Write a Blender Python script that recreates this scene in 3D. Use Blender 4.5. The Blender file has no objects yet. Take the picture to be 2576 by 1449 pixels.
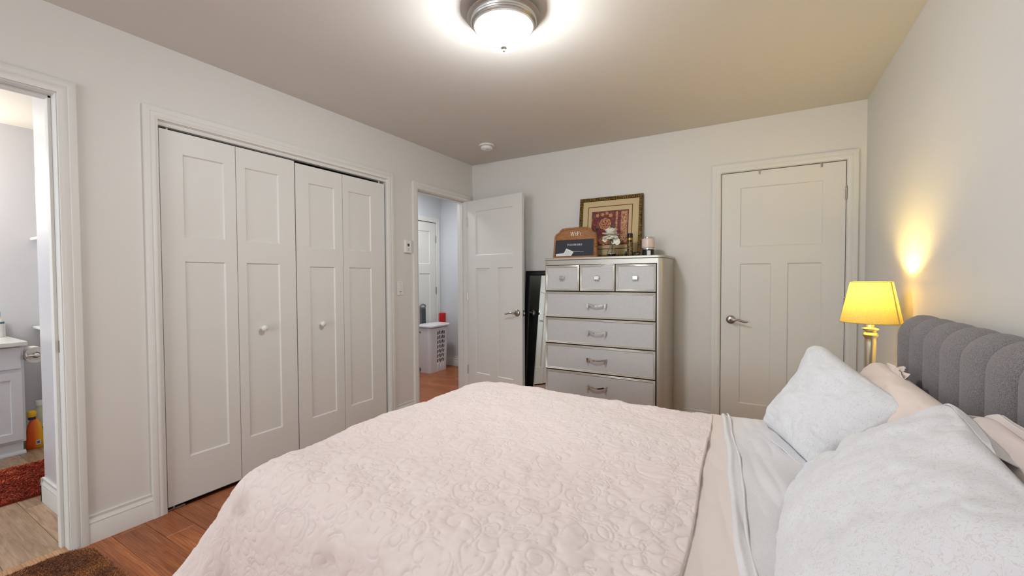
import bpy, bmesh, math, random
import numpy as np
from mathutils import Vector, Matrix
random.seed(7); rng = np.random.default_rng(11)
S = bpy.context.scene
COL = S.collection
pi = math.pi

def srgb(r, g, b):
    f = lambda c: (c/255/12.92 if c/255 <= .04045 else ((c/255+.055)/1.055)**2.4)
    return (f(r), f(g), f(b), 1.0)

# ------------------------------------------------------------------ camera
CAM = Vector((2.68391, -3.75476, 1.23065)); FPX = 1064.084
YAW, PITCH, ROLL = 0.528867, -0.0252096, -0.0046832
def cam_axes():
    cy, sy, cp, sp = math.cos(YAW), math.sin(YAW), math.cos(PITCH), math.sin(PITCH)
    f = Vector((-sy*cp, cy*cp, sp)); r = Vector((cy, sy, 0)); u = r.cross(f)
    return math.cos(ROLL)*r+math.sin(ROLL)*u, -math.sin(ROLL)*r+math.cos(ROLL)*u, f
_r, _u, _f = cam_axes()
cd = bpy.data.cameras.new('camera'); cam = bpy.data.objects.new('camera', cd); COL.objects.link(cam)
cd.sensor_width = 36; cd.lens = 36*FPX/2576; cd.clip_start = .02
M = Matrix((_r, _u, -_f)).transposed().to_4x4(); M.translation = CAM; cam.matrix_world = M
S.camera = cam

# ------------------------------------------------------------------ world, lights, exposure
W = bpy.data.worlds.new('world'); S.world = W; W.use_nodes = True
bgn = W.node_tree.nodes['Background']; bgn.inputs[0].default_value = (.75, .86, 1, 1); bgn.inputs[1].default_value = 1.0
def light(name, typ, loc, energy, color, rot=(0, 0, 0), **k):
    d = bpy.data.lights.new(name, typ); o = bpy.data.objects.new(name, d); COL.objects.link(o)
    d.energy = energy; d.color = color; o.location = loc; o.rotation_euler = rot
    for a, b in k.items(): setattr(d, a, b)
    return o
H = 2.437                      # ceiling height
XC = 3.314                     # headboard wall
YBF = -4.75; YF = -6.3                     # wall behind the camera
WIN = dict(x0=.35, x1=2.45, z0=.70, z1=2.2)
# daylight coming in through the window behind the camera
light('window_daylight', 'AREA', ((WIN['x0']+WIN['x1'])/2, YF-.03, (WIN['z0']+WIN['z1'])/2), 33, (.88, .94, 1.0), (pi/2, 0, 0),
      shape='RECTANGLE', size=WIN['x1']-WIN['x0']-.1, size_y=WIN['z1']-WIN['z0']-.1)
# bathroom: vanity lamp, and an added cool fill light further in
light('bathroom_vanity_lamp', 'POINT', (-2.22, -3.55, 1.95), 15, (1, .94, .87), shadow_soft_size=.06)
light('bathroom_window_daylight', 'AREA', (-1.55, YBF+.02, 1.5), 10, (.70, .85, 1.0), (pi/2, 0, 0), shape='RECTANGLE', size=.7, size_y=1.0)
# added fill light under the hallway ceiling, without a fixture
light('hallway_ceiling_lamp', 'AREA', (-.65, -.15, H-.04), 9.0, (.92, .96, 1.0), (0, 0, 0), shape='DISK', size=.3)
S.cycles.max_bounces = 6; S.cycles.transmission_bounces = 5; S.cycles.diffuse_bounces = 3; S.cycles.glossy_bounces = 3; S.cycles.caustics_reflective = False; S.cycles.caustics_refractive = False
S.view_settings.view_transform = 'Standard'; S.view_settings.look = 'None'
S.view_settings.exposure = 0.90; S.view_settings.gamma = 1.0; S.view_settings.use_curve_mapping = False

# ------------------------------------------------------------------ materials
def mat(name, col, rough=.5, metal=0.0, spec=.5, **k):
    m = bpy.data.materials.new(name); m.use_nodes = True
    b = m.node_tree.nodes['Principled BSDF']
    b.inputs['Base Color'].default_value = col; b.inputs['Roughness'].default_value = rough
    b.inputs['Metallic'].default_value = metal; b.inputs['Specular IOR Level'].default_value = spec
    for a, v in k.items(): b.inputs[a.replace('_', ' ')].default_value = v
    return m
def N(m, typ, **k):
    n = m.node_tree.nodes.new(typ)
    for a, v in k.items():
        if a.startswith('i_'):
            kk = a[2:].replace('_', ' ')
            n.inputs[int(kk) if kk.isdigit() else kk].default_value = v
        else: setattr(n, a, v)
    return n
def L(m, a, b): m.node_tree.links.new(a, b)
def BS(m): return m.node_tree.nodes['Principled BSDF']
def coords(m, kind='Object', scale=(1, 1, 1), rnd=0.0):
    t = N(m, 'ShaderNodeTexCoord'); mp = N(m, 'ShaderNodeMapping'); mp.inputs['Scale'].default_value = scale
    L(m, t.outputs[kind], mp.inputs['Vector'])
    if rnd:
        oi = N(m, 'ShaderNodeObjectInfo'); mu = N(m, 'ShaderNodeMath', operation='MULTIPLY', i_1=rnd)
        L(m, oi.outputs['Random'], mu.inputs[0]); L(m, mu.outputs[0], mp.inputs['Location'])
    return mp.outputs['Vector']
def noise(m, vec, scale, detail=3, rough=.5, dist=0):
    n = N(m, 'ShaderNodeTexNoise'); n.inputs['Scale'].default_value = scale; n.inputs['Detail'].default_value = detail
    n.inputs['Roughness'].default_value = rough; n.inputs['Distortion'].default_value = dist
    if vec: L(m, vec, n.inputs['Vector'])
    return n.outputs['Fac']
def ramp(m, fac, stops, mode='LINEAR'):
    r = N(m, 'ShaderNodeValToRGB'); r.color_ramp.interpolation = mode; e = r.color_ramp.elements
    while len(e) > 1: e.remove(e[-1])
    e[0].position, e[0].color = stops[0]
    for p, c in stops[1:]:
        x = e.new(p); x.color = c
    L(m, fac, r.inputs['Fac']); return r.outputs['Color']
def bump(m, hgt, strength=.3, dist=.002):
    b = N(m, 'ShaderNodeBump'); b.inputs['Strength'].default_value = strength; b.inputs['Distance'].default_value = dist
    L(m, hgt, b.inputs['Height']); L(m, b.outputs['Normal'], BS(m).inputs['Normal'])
def basecol(m, c): L(m, c, BS(m).inputs['Base Color'])
def mixc(m, fac, a, b, mode='MIX'):
    n = N(m, 'ShaderNodeMix', data_type='RGBA', blend_type=mode)
    for sock, v in ((n.inputs['Factor'], fac), (n.inputs['A'], a), (n.inputs['B'], b)):
        if isinstance(v, (tuple, float, int)): sock.default_value = v
        else: L(m, v, sock)
    return n.outputs['Result']

def paint(name, col, rough=.55, tex=.12, spec=.4):
    m = mat(name, col, rough, spec=spec)
    return m
M_wall = paint('wall_paint', srgb(225, 222, 216), .5)
M_ceil = paint('ceiling_paint', srgb(222, 217, 209), .8)
M_trim = paint('trim_white', srgb(228, 226, 220), .5, .05)
M_door = paint('door_white', srgb(227, 225, 219), .45, .05)
M_bathwall = paint('bathroom_paint', srgb(222, 219, 221), .3)
M_bathceil = paint('bathroom_ceiling_paint', srgb(232, 225, 210), .7)
M_hallwall = paint('hallway_paint', srgb(213, 215, 219), .45)
M_dark = mat('closet_dark', srgb(120, 118, 114), .9)
M_white = mat('white_plastic', srgb(236, 235, 230), .35)
M_white2 = mat('white_cabinet', srgb(238, 240, 244), .35)
M_nickel = mat('satin_nickel', srgb(176, 170, 160), .28, 1)
M_nickel2 = mat('brushed_steel', srgb(208, 206, 203), .38, 1)
M_chrome = mat('chrome', srgb(225, 225, 225), .08, 1)
M_black = mat('black_gloss', srgb(14, 14, 16), .3)
M_grey = mat('grey_plastic', srgb(92, 94, 100), .5)
M_dkgrey = mat('dark_display', srgb(70, 76, 72), .3)

def wood_floor(name, c0, c1, c2, grain=1.0, rough=.3):
    m = mat(name, c1, rough)
    v = coords(m, 'Object', (1.1, 10, 1), 40.0)
    c = ramp(m, noise(m, v, 4, 5, .6, .8), [(.3, c0), (.52, c1), (.75, c2)])
    oi = N(m, 'ShaderNodeObjectInfo')
    c = mixc(m, 1.0, c, ramp(m, oi.outputs['Random'], [(0, (.80, .78, .76, 1)), (1, (1.12, 1.1, 1.08, 1))]), 'MULTIPLY')
    wv = N(m, 'ShaderNodeTexWave', wave_type='BANDS', bands_direction='Y'); wv.inputs['Scale'].default_value = 3.2; wv.inputs['Distortion'].default_value = 9.0
    wv.inputs['Detail'].default_value = 2.0; wv.inputs['Detail Scale'].default_value = .7; wv.inputs['Detail Roughness'].default_value = .55
    L(m, coords(m, 'Object', (1.6, 9, 1), 30.0), wv.inputs['Vector'])
    c = mixc(m, .55*grain, c, ramp(m, wv.outputs['Fac'], [(.0, (.45, .34, .26, 1)), (.22, (1, 1, 1, 1))]), 'MULTIPLY')
    n2 = noise(m, coords(m, 'Object', (1.0, 60, 1), 60.0), 9, 3, .6)
    c = mixc(m, .6*grain, c, ramp(m, n2, [(.36, (.6, .5, .42, 1)), (.5, (1, 1, 1, 1))]), 'MULTIPLY')
    basecol(m, c); bump(m, n2, .10, .0005); return m
M_oak = wood_floor('red_oak', srgb(150, 80, 38), srgb(178, 102, 54), srgb(196, 122, 70))
M_bathfl = wood_floor('bath_vinyl', srgb(140, 112, 88), srgb(172, 142, 114), srgb(194, 166, 138), .35, .4)
M_seam = mat('seam', srgb(70, 38, 22), 1.0, spec=0.0)
M_seam2 = mat('seam_light', srgb(112, 92, 76), .8)
M_thresh = wood_floor('threshold_wood', srgb(190, 140, 92), srgb(205, 158, 108), srgb(216, 172, 124))

# ------------------------------------------------------------------ mesh helpers
def link(name, me, m=None, parent=None, **props):
    o = bpy.data.objects.new(name, me); COL.objects.link(o)
    if m: 
        for mm in (m if isinstance(m, (list, tuple)) else [m]): me.materials.append(mm)
    if parent is not None:
        o.parent = parent
        if parent.type == 'EMPTY': o.matrix_parent_inverse = Matrix.Translation(parent.location).inverted()
    for a, b in props.items(): o[a] = b
    return o
def obj(name, bm, m=None, parent=None, smooth=False, bevel=0, segs=2, **props):
    bmesh.ops.recalc_face_normals(bm, faces=bm.faces)
    me = bpy.data.meshes.new(name); bm.to_mesh(me); bm.free()
    if smooth:
        for p in me.polygons: p.use_smooth = True
    o = link(name, me, m, parent, **props)
    if smooth == 'auto':
        me.set_sharp_from_angle(angle=math.radians(38))
    if bevel:
        b = o.modifiers.new('bevel', 'BEVEL'); b.width = bevel; b.segments = segs; b.limit_method = 'ANGLE'; b.angle_limit = math.radians(40)
        b.harden_normals = False
    return o
def thing(name, label, cat, loc=(0, 0, 0), group=None, kind=None):
    o = bpy.data.objects.new(name, None); COL.objects.link(o); o.location = loc; o.empty_display_size = .05
    o['label'] = label; o['category'] = cat
    if group: o['group'] = group
    if kind: o['kind'] = kind
    return o
def tag(o, label, cat, group=None):
    o['label'] = label; o['category'] = cat
    if group: o['group'] = group
    return o
def struct(o, label=None):
    o['kind'] = 'structure'
    if label: o['label'] = label; o['category'] = o.name.split('_')[0]
    return o
def NB(): return bmesh.new()
def box(bm, x0, x1, y0, y1, z0, z1, T=None):
    v = [Vector((x, y, z)) for z in (z0, z1) for y in (y0, y1) for x in (x0, x1)]
    if T is not None: v = [T @ p for p in v]
    v = [bm.verts.new(p) for p in v]
    for f in ((0, 2, 3, 1), (4, 5, 7, 6), (0, 1, 5, 4), (2, 6, 7, 3), (0, 4, 6, 2), (1, 3, 7, 5)): bm.faces.new([v[i] for i in f])
    return bm
def B(*a, **k): return box(NB(), *a, **k)
def lathe(bm, prof, c=(0, 0, 0), axis='z', n=32, T=None, cap=True):
    rings = []
    for r, h in prof:
        ring = []
        for i in range(n):
            a = 2*pi*i/n; p = (r*math.cos(a), r*math.sin(a), h)
            if axis == 'x': p = (p[2], p[0], p[1])
            elif axis == 'y': p = (p[0], p[2], p[1])
            p = Vector(p)+Vector(c)
            ring.append(bm.verts.new(T @ p if T is not None else p))
        rings.append(ring)
    for a, b in zip(rings, rings[1:]):
        for i in range(n): bm.faces.new((a[i], a[(i+1) % n], b[(i+1) % n], b[i]))
    if cap:
        bm.faces.new(rings[0][::-1]); bm.faces.new(rings[-1])
    return bm
def tube(bm, pts, r, n=10, cap=True, T=None, flat=1.0):
    pts = [Vector(p) for p in pts]; rs = r if isinstance(r, (list, tuple)) else [r]*len(pts); rings = []
    up = Vector((0, 0, 1)); prev = None
    for i, p in enumerate(pts):
        d = (pts[min(i+1, len(pts)-1)]-pts[max(i-1, 0)]).normalized()
        a = prev if prev is not None else (up if abs(d.z) < .9 else Vector((1, 0, 0)))
        s = d.cross(a).normalized(); w = s.cross(d).normalized(); prev = w
        ring = []
        for k in range(n):
            q = p+rs[i]*(math.cos(2*pi*k/n)*s+flat*math.sin(2*pi*k/n)*w)
            ring.append(bm.verts.new(T @ q if T is not None else q))
        rings.append(ring)
    for a, b in zip(rings, rings[1:]):
        for i in range(n): bm.faces.new((a[i], a[(i+1) % n], b[(i+1) % n], b[i]))
    if cap: bm.faces.new(rings[0][::-1]); bm.faces.new(rings[-1])
    return bm
def prism(bm, poly, y0, y1, f=None):
    """polygon in (a,b) extruded between y0 and y1; f maps (a, y, b) to a world point"""
    f = f or (lambda a, y, b: Vector((a, y, b)))
    A = [bm.verts.new(f(a, y0, b)) for a, b in poly]; Bv = [bm.verts.new(f(a, y1, b)) for a, b in poly]
    n = len(poly); bm.faces.new(A[::-1]); bm.faces.new(Bv)
    for i in range(n): bm.faces.new((A[i], A[(i+1) % n], Bv[(i+1) % n], Bv[i]))
    return bm
def sweep(bm, prof, frames, closed=False):
    """prof: list of (p,q); frames: list of fn(p,q)->Vector"""
    R = [[bm.verts.new(fr(p, q)) for p, q in prof] for fr in frames]; n = len(prof)
    for a, b in zip(R, R[1:]):
        for i in range(n): bm.faces.new((a[i], a[(i+1) % n], b[(i+1) % n], b[i]))
    if not closed: bm.faces.new(R[0][::-1]); bm.faces.new(R[-1])
    return bm
def grid_mesh(name, P, m, parent=None, smooth=True, closed_u=False, uv=None, **props):
    """P: array (n,m,3)"""
    n, k, _ = P.shape; me = bpy.data.meshes.new(name)
    idx = np.arange(n*k).reshape(n, k)
    if closed_u: idx = np.vstack([idx, idx[:1]])
    q = np.stack([idx[:-1, :-1], idx[1:, :-1], idx[1:, 1:], idx[:-1, 1:]], -1).reshape(-1, 4)
    me.vertices.add(n*k); me.vertices.foreach_set('co', P.astype(np.float32).ravel())
    me.loops.add(q.size); me.loops.foreach_set('vertex_index', q.astype(np.int32).ravel())
    me.polygons.add(len(q)); me.polygons.foreach_set('loop_start', np.arange(0, q.size, 4, dtype=np.int32))
    me.polygons.foreach_set('use_smooth', np.full(len(q), smooth))
    if uv is not None:
        l = me.uv_layers.new(name='uv'); l.data.foreach_set('uv', uv.reshape(-1, 2)[q.ravel()].astype(np.float32).ravel())
    me.update(calc_edges=True); me.validate()
    return link(name, me, m, parent, **props)
def vnoise(X, Y, s, seed):
    """smooth value noise in [-1,1]"""
    r = np.random.default_rng(seed); G = r.uniform(-1, 1, (64, 64))
    x = X*s+100.3; y = Y*s+57.7; xi = np.floor(x).astype(int); yi = np.floor(y).astype(int); fx = x-xi; fy = y-yi
    fx = fx*fx*(3-2*fx); fy = fy*fy*(3-2*fy); g = lambda a, b: G[a % 64, b % 64]
    return (g(xi, yi)*(1-fx)+g(xi+1, yi)*fx)*(1-fy)+(g(xi, yi+1)*(1-fx)+g(xi+1, yi+1)*fx)*fy

# ------------------------------------------------------------------ room shell
T_ = .12
BD = (-3.93, -3.139, 2.054); CL = (-2.778, -1.219, 2.052); HD = (-.864, -.110, 2.036)   # openings in the left wall
DC = (2.415, 3.212, 2.046)                                                              # opening in the back wall
HX, HY = -1.22, .93     # hallway far wall and end wall
BX = -2.37              # bathroom back wall
bm = NB(); ys = [YF-T_, BD[0], BD[1], CL[0], CL[1], HD[0], HD[1], HY+T_]
for i in range(0, len(ys), 2): box(bm, -T_, 0, ys[i], ys[i+1], 0, H)
for o_ in (BD, CL, HD): box(bm, -T_, 0, o_[0], o_[1], o_[2], H)
struct(obj('wall_left', bm, M_wall), 'off-white bedroom wall with the closet and two doorways')
bm = NB(); box(bm, 0, DC[0], 0, T_, 0, H); box(bm, DC[1], XC+T_, 0, T_, 0, H); box(bm, DC[0], DC[1], 0, T_, DC[2], H)
struct(obj('wall_back', bm, M_wall), 'off-white bedroom wall behind the silver dresser')
struct(obj('wall_right', B(XC, XC+T_, YF-T_, 0, 0, H), M_wall), 'off-white wall behind the grey headboard')
bm = NB(); w = WIN
box(bm, 0, w['x0'], YF-T_, YF, 0, H); box(bm, w['x1'], XC, YF-T_, YF, 0, H)
box(bm, w['x0'], w['x1'], YF-T_, YF, 0, w['z0']); box(bm, w['x0'], w['x1'], YF-T_, YF, w['z1'], H)
struct(obj('wall_front', bm, M_wall), 'off-white bedroom wall with the window facing the dresser')
struct(obj('ceiling', B(0, XC, YF, 0, H, H+.1), M_ceil), 'warm white painted bedroom ceiling')
# closet interior
bm = NB(); box(bm, -.74, -.66, -3.06, -1.06, 0, H); box(bm, -.66, -T_, -3.06, -2.95, 0, H); box(bm, -.66, -T_, -1.13, -1.06, 0, H)
box(bm, -.66, -T_, -2.95, -1.13, 2.2, 2.26)
struct(obj('wall_closet', bm, M_bathwall), 'painted partition walls around the closet')
# bathroom
struct(obj('wall_bathroom_back', B(BX-T_, BX, YBF-T_, -1.9, 0, H), M_bathwall), 'pale bathroom wall behind the white vanity')
struct(obj('wall_bathroom_side', B(BX, -.74, -2.0, -1.9, 0, H), M_bathwall), 'pale bathroom alcove wall')
struct(obj('wall_bathroom_front', B(BX, -T_, YBF-T_, YBF, 0, H), M_bathwall), 'pale bathroom wall towards the outside')
struct(obj('ceiling_bathroom', B(BX, -T_, YBF, -1.9, H, H+.1), M_bathceil), 'cream bathroom ceiling')
# hallway
struct(obj('wall_hall_end', B(HX-T_, -T_, HY, HY+T_, 0, H), M_hallwall), 'pale blue-grey hallway end wall')
DH = (.82-.765, .826, 1.995)
bm = NB(); box(bm, HX-T_, HX, -1.9, DH[0], 0, H); box(bm, HX-T_, HX, DH[1], HY, 0, H); box(bm, HX-T_, HX, DH[0], DH[1], DH[2], H)
struct(obj('wall_hall_left', bm, M_hallwall), 'pale blue-grey hallway wall around the far door')
struct(obj('wall_hall_front', B(HX, -.74, -1.9, -1.8, 0, H), M_hallwall), 'pale hallway wall out of sight')
struct(obj('ceiling_hall', B(HX, -T_, -1.9, HY, H, H+.1), M_ceil), 'hallway ceiling')

# added dark panels keeping outside light out of the closed doors' gaps
struct(obj('wall_behind_door', box(B(DC[0]-.1, DC[1]+.1, .16, .20, 0, H), DC[0]-.1, DC[1]+.1, T_, .16, -.03, 0), M_dark), 'added light-blocking panel behind the closed bedroom door')
struct(obj('wall_behind_hall_door', box(B(HX-.22, HX-.18, DH[0]-.1, DH[1]+.1, 0, H), HX-.18, HX, DH[0]-.1, DH[1]+.1, -.03, 0), M_dark), 'added light-blocking panel behind the far hallway door')
# floors with separate planks
fl = struct(obj('floor', B(-.06, XC, YF, T_, -.03, -.006), M_seam), 'reddish brown oak plank floor')
def plank_mesh(name, l, wd, t=.0065, b=.0012):
    bm = B(0, l, 0, wd, -t, 0)
    top = [e for e in bm.edges if all(abs(v.co.z) < 1e-6 for v in e.verts)]
    bmesh.ops.bevel(bm, geom=top, offset=b, segments=1, affect='EDGES')
    bmesh.ops.recalc_face_normals(bm, faces=bm.faces)
    me = bpy.data.meshes.new(name); bm.to_mesh(me); bm.free(); return me
def lay(parent, me_of, m, x0, x1, y0, y1, wd, lens, joint0, seed):
    rr = random.Random(seed); ny = int(round((y1-y0)/wd))
    for j in range(ny):
        y = y0+j*wd; x = x0-rr.uniform(0, .8) if j != joint0[0] else joint0[1]-lens[0]
        while x < x1-.02:
            l = rr.choice(lens); a = max(x, x0); b_ = min(x+l, x1)
            if b_-a > .02:
                key = round(b_-a, 3)
                if key not in me_of:
                    me_of[key] = plank_mesh('plank', key-.0008, wd-.001); me_of[key].materials.append(m)
                o = bpy.data.objects.new('plank', me_of[key]); COL.objects.link(o); o.parent = parent; o.location = (a, y, 0)
            x += l
lay(fl, {}, M_oak, 0.0, XC, -6.375, 0, .125, [.9, .6, 1.2, .45], (27, .34), 3)
fh = struct(obj('floor_hall', B(HX, 0, -1.9, HY, -.03, -.006), M_seam), 'reddish brown oak floor of the hallway')
lay(fh, {}, M_oak, HX, 0.0, -.95, .93, .125, [.7, .9, 1.22], (4, -.4), 5)
fb = struct(obj('floor_bathroom', B(BX, -.06, YBF, -1.9, -.03, -.006), M_seam2), 'light wood-look bathroom floor')
lay(fb, {}, M_bathfl, BX, -.05, -3.145-.18*5, -3.145+.18*6, .18, [1.0, .6, 1.2], (4, -.6), 9)
struct(obj('trim_threshold', B(-.055, .004, BD[0], BD[1], -.006, .006), M_thresh, bevel=.004), 'light wood threshold strip in bathroom doorway')

# ------------------------------------------------------------------ trim
CASW = .06
def cas_prof(w=CASW):
    return [(0, 0), (0, .0125), (.003, .0142), (.012, .0145), (.0132, .0153), (.030, .0160), (.0312, .0152), (.0335, .0152), (.0348, .0168), (w-.004, .0180), (w, .0165), (w, 0)]
def casing(name, o_, plane, label, w=CASW, right=True, wr=None):
    """plane: fn(a, depth, z) -> Vector; mitred three-sided casing around opening o_=(a0,a1,top)"""
    a0, a1, t = o_; wr = wr or w
    fr = [lambda p, q: plane(a0-p, q, 0), lambda p, q: plane(a0-p, q, t+p), lambda p, q: plane(a1+p*wr/w, q, t+p), lambda p, q: plane(a1+p*wr/w, q, 0)]
    return struct(obj(name, sweep(NB(), cas_prof(w), fr), M_trim, smooth='auto'), label)
PL = lambda a, q, z: Vector((q, a, z))          # left wall
PB = lambda a, q, z: Vector((a, -q, z))         # back wall
casing('trim_1', BD, PL, 'white moulded casing around the bathroom doorway')
casing('trim_2', CL, PL, 'white moulded casing around the bifold closet')
casing('trim_3', HD, PL, 'white moulded casing around the hallway doorway')
casing('trim_4', DC, PB, 'white moulded casing around the closed panel door')
casing('trim_5', DH, lambda a, q, z: Vector((HX+q, a, z)), 'white casing around the far hallway door')
def jamb(name, o_, x0, x1, stop, label, plane=PL):
    bm = NB(); a0, a1, t = o_; th = .018
    def bb(u0, u1, d0, d1, z0, z1):
        p, q = plane(u0, d0, z0), plane(u1, d1, z1)
        box(bm, min(p.x, q.x), max(p.x, q.x), min(p.y, q.y), max(p.y, q.y), z0, z1)
    bb(a0-.001, a0+.004, x0, x1, 0, t); bb(a1-.004, a1+.001, x0, x1, 0, t); bb(a0, a1, x0, x1, t-.004, t+.001)
    if stop is not None:
        s0, s1 = stop
        bb(a0+.004, a0+.016, s0, s1, 0, t-.004); bb(a1-.016, a1-.004, s0, s1, 0, t-.004); bb(a0+.004, a1-.004, s0, s1, t-.016, t-.004)
    return struct(obj(name, bm, M_trim, bevel=.002), label)
j1 = jamb('trim_6', BD, -T_-.002, .004, (-.095, -.055), 'white door jamb and stop of the bathroom doorway')
jamb('trim_7', CL, -T_, .004, None, 'white jamb of the closet opening')
jamb('trim_8', HD, -T_-.002, .004, (-.085, -.045), 'white jamb and stop of the hallway doorway')
jamb('trim_9', DC, -T_, .002, (-.09, -.045), 'white jamb of the closed door', PB)
obj('strike_plate', B(-.052, -.040, BD[1]-.0050, BD[1]-.003, .90, .955), M_nickel, j1)
# track of the bifold doors under the head casing
struct(obj('trim_10', prism(NB(), [(-.052, 2.052), (-.052, 2.030), (-.040, 2.030), (-.040, 2.040), (-.018, 2.040), (-.018, 2.028), (-.008, 2.028), (-.004, 2.036), (-.004, 2.052)], CL[0]+.004, CL[1]-.004),
           M_trim), 'white bifold door track under the closet head casing')
BASEP = [(0, 0), (.014, 0), (.014, .088), (.0125, .091), (.0125, .094), (.014, .097), (.012, .104), (.007, .112), (.006, .118), (.009, .124), (.008, .130), (0, .131)]
def baseboard(name, segs, label, m=None):
    """segs: list of (p0, p1, inward normal) in plan"""
    bm = NB()
    for p0, p1, n in segs:
        sweep(bm, BASEP, [lambda p, q, c=c, n=n: Vector((c[0]+n[0]*p, c[1]+n[1]*p, q)) for c in (p0, p1)])
    return struct(obj(name, bm, m or M_trim, smooth='auto'), label)
baseboard('baseboard_left', [((0, BD[1]+CASW), (0, CL[0]-CASW), (1, 0)), ((0, CL[1]+CASW), (0, HD[0]-CASW), (1, 0)), ((0, YF), (0, BD[0]-CASW), (1, 0))], 'white baseboard between bathroom doorway and closet')
baseboard('baseboard_back', [((.075, 0), (DC[0]-CASW, 0), (0, -1))], 'white baseboard along the dresser wall')
baseboard('baseboard_right', [((XC, -.02), (XC, YF), (-1, 0))], 'white baseboard behind the bed')
baseboard('baseboard_bathroom', [((-.754, -3.06), (-T_, -3.06), (0, -1)), ((-.74, -3.074), (-.74, -2.0), (-1, 0))], 'white baseboard of the bathroom partition')
baseboard('baseboard_hall', [((HX, HY), (-T_, HY), (0, -1)), ((HX, -1.8), (HX, DH[0]-CASW), (1, 0))], 'white baseboard of the hallway')

# ------------------------------------------------------------------ doors
def panel_slab(wd, z0, z1, t, openings, fwd=True, rec=.008, ch=.0065):
    """frame slab with recessed openings: local coords a in 0..wd, depth 0 (front) .. -t. returns bmesh of stiles and rails"""
    bm = NB(); xs = sorted({0, wd, *[v for o_ in openings for v in (o_[0], o_[1])]}); zs = sorted({z0, z1, *[v for o_ in openings for v in (o_[2], o_[3])]})
    hole = lambda a, b, c, d: any(o_[0]-1e-6 <= a and b <= o_[1]+1e-6 and o_[2]-1e-6 <= c and d <= o_[3]+1e-6 for o_ in openings)
    V = {}
    def vt(x, y, z):
        k = (round(x, 5), round(y, 5), round(z, 5))
        if k not in V: V[k] = bm.verts.new(k)
        return V[k]
    for i in range(len(xs)-1):
        for j in range(len(zs)-1):
            if not hole(xs[i], xs[i+1], zs[j], zs[j+1]):
                bm.faces.new([vt(xs[i], 0, zs[j]), vt(xs[i+1], 0, zs[j]), vt(xs[i+1], 0, zs[j+1]), vt(xs[i], 0, zs[j+1])])
    for (a, b, c, d) in openings:
        o4 = [(a, c), (b, c), (b, d), (a, d)]; i4 = [(a+ch, c+ch), (b-ch, c+ch), (b-ch, d-ch), (a+ch, d-ch)]
        for k in range(4):
            k2 = (k+1) % 4
            bm.faces.new([vt(o4[k][0], 0, o4[k][1]), vt(o4[k2][0], 0, o4[k2][1]), vt(i4[k2][0], rec, i4[k2][1]), vt(i4[k][0], rec, i4[k][1])])
    f = [vt(0, t, z0), vt(wd, t, z0), vt(wd, t, z1), vt(0, t, z1)]
    bm.faces.new(f[::-1])
    # side faces
    per = [(x, z0) for x in xs]+[(wd, z) for z in zs[1:]]+[(x, z1) for x in xs[::-1][1:]]+[(0, z) for z in zs[::-1][1:-1]]
    corner = {(0, z0): f[0], (wd, z0): f[1], (wd, z1): f[2], (0, z1): f[3]}
    sides = [[vt(x, 0, z0) for x in xs]+[f[1], f[0]], [vt(wd, 0, z) for z in zs]+[f[2], f[1]], [vt(x, 0, z1) for x in xs[::-1]]+[f[3], f[2]], [vt(0, 0, z) for z in zs[::-1]]+[f[0], f[3]]]
    for s_ in sides: bm.faces.new(s_)
    return bm
def place(bm, Mx):
    bmesh.ops.transform(bm, matrix=Mx, verts=bm.verts); return bm
def frameM(o, ax, ay, az=(0, 0, 1)):
    M_ = Matrix((Vector(ax), Vector(ay), Vector(az))).transposed().to_4x4(); M_.translation = Vector(o); return M_
def make_door(name, label, Mx, wd, z0, z1, t, openings, back=False):
    """Mx: local (a along width, +y into the slab, z)"""
    root = thing(name, label, 'door', Mx.translation); root['kind'] = 'structure'
    obj('door_frame', place(panel_slab(wd, z0, z1, t, openings), Mx), M_door, root)
    for (a, b, c, d) in openings:
        obj('panel', place(B(a+.006, b-.006, .0078, .0125, c+.006, d-.006), Mx), M_door, root)
    if back:
        for (a, b, c, d) in openings:
            bm = NB(); e = .004
            for q in ((a, b, c, c+e), (a, b, d-e, d), (a, a+e, c, d), (b-e, b, c, d)): box(bm, q[0], q[1], t, t+.0015, q[2], q[3])
            obj('back_moulding', place(bm, Mx), M_door, root)
    return root
def lever(root, Mx, a, z, sgn=1):
    """rosette + lever on face y<0 of local frame; lever points towards sgn*a"""
    h = obj('handle', place(lathe(NB(), [(.0, -.016), (.016, -.016), (.028, -.012), (.033, -.006), (.034, 0)][::-1], (a, 0, z), 'y', 28), Mx), M_nickel, root, smooth='auto', label='satin nickel lever handle')
    pts = [(a, 0, z), (a, -.03, z), (a, -.048, z), (a+sgn*.012, -.055, z), (a+sgn*.035, -.056, z+.004), (a+sgn*.06, -.055, z+.002), (a+sgn*.085, -.054, z-.008), (a+sgn*.105, -.053, z-.012), (a+sgn*.118, -.052, z-.009)]
    obj('lever', place(tube(NB(), pts, [.011, .010, .0105, .010, .009, .0085, .0075, .0065, .005], 12), Mx), M_nickel, h, smooth=True)
def hinge(root, Mx, a, z, y=-.002):
    g = obj('hinge', place(tube(NB(), [(a, y-.004, z-.045), (a, y-.004, z+.045)], .0065, 10), Mx), M_nickel, root, smooth='auto')
    bm = NB()
    for k in range(5): lathe(bm, [(.0072, -.0075), (.0072, .0075)], (a, y-.004, z-.036+.018*k), 'z', 10)
    obj('knuckle', place(bm, Mx), M_nickel, g); obj('hinge_tip', place(lathe(NB(), [(.005, 0), (.004, .006), (0.001, .008)], (a, y-.004, z+.045), 'z', 8), Mx), M_nickel, g)
def panels3(wd, s=.13, mid=None, z=(.232, 1.328, 1.461, 1.917)):
    c = wd/2; g = .052
    return [(s, wd-s, z[2], z[3]), (s, c-g, z[0], z[1]), (c+g, wd-s, z[0], z[1])]
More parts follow.
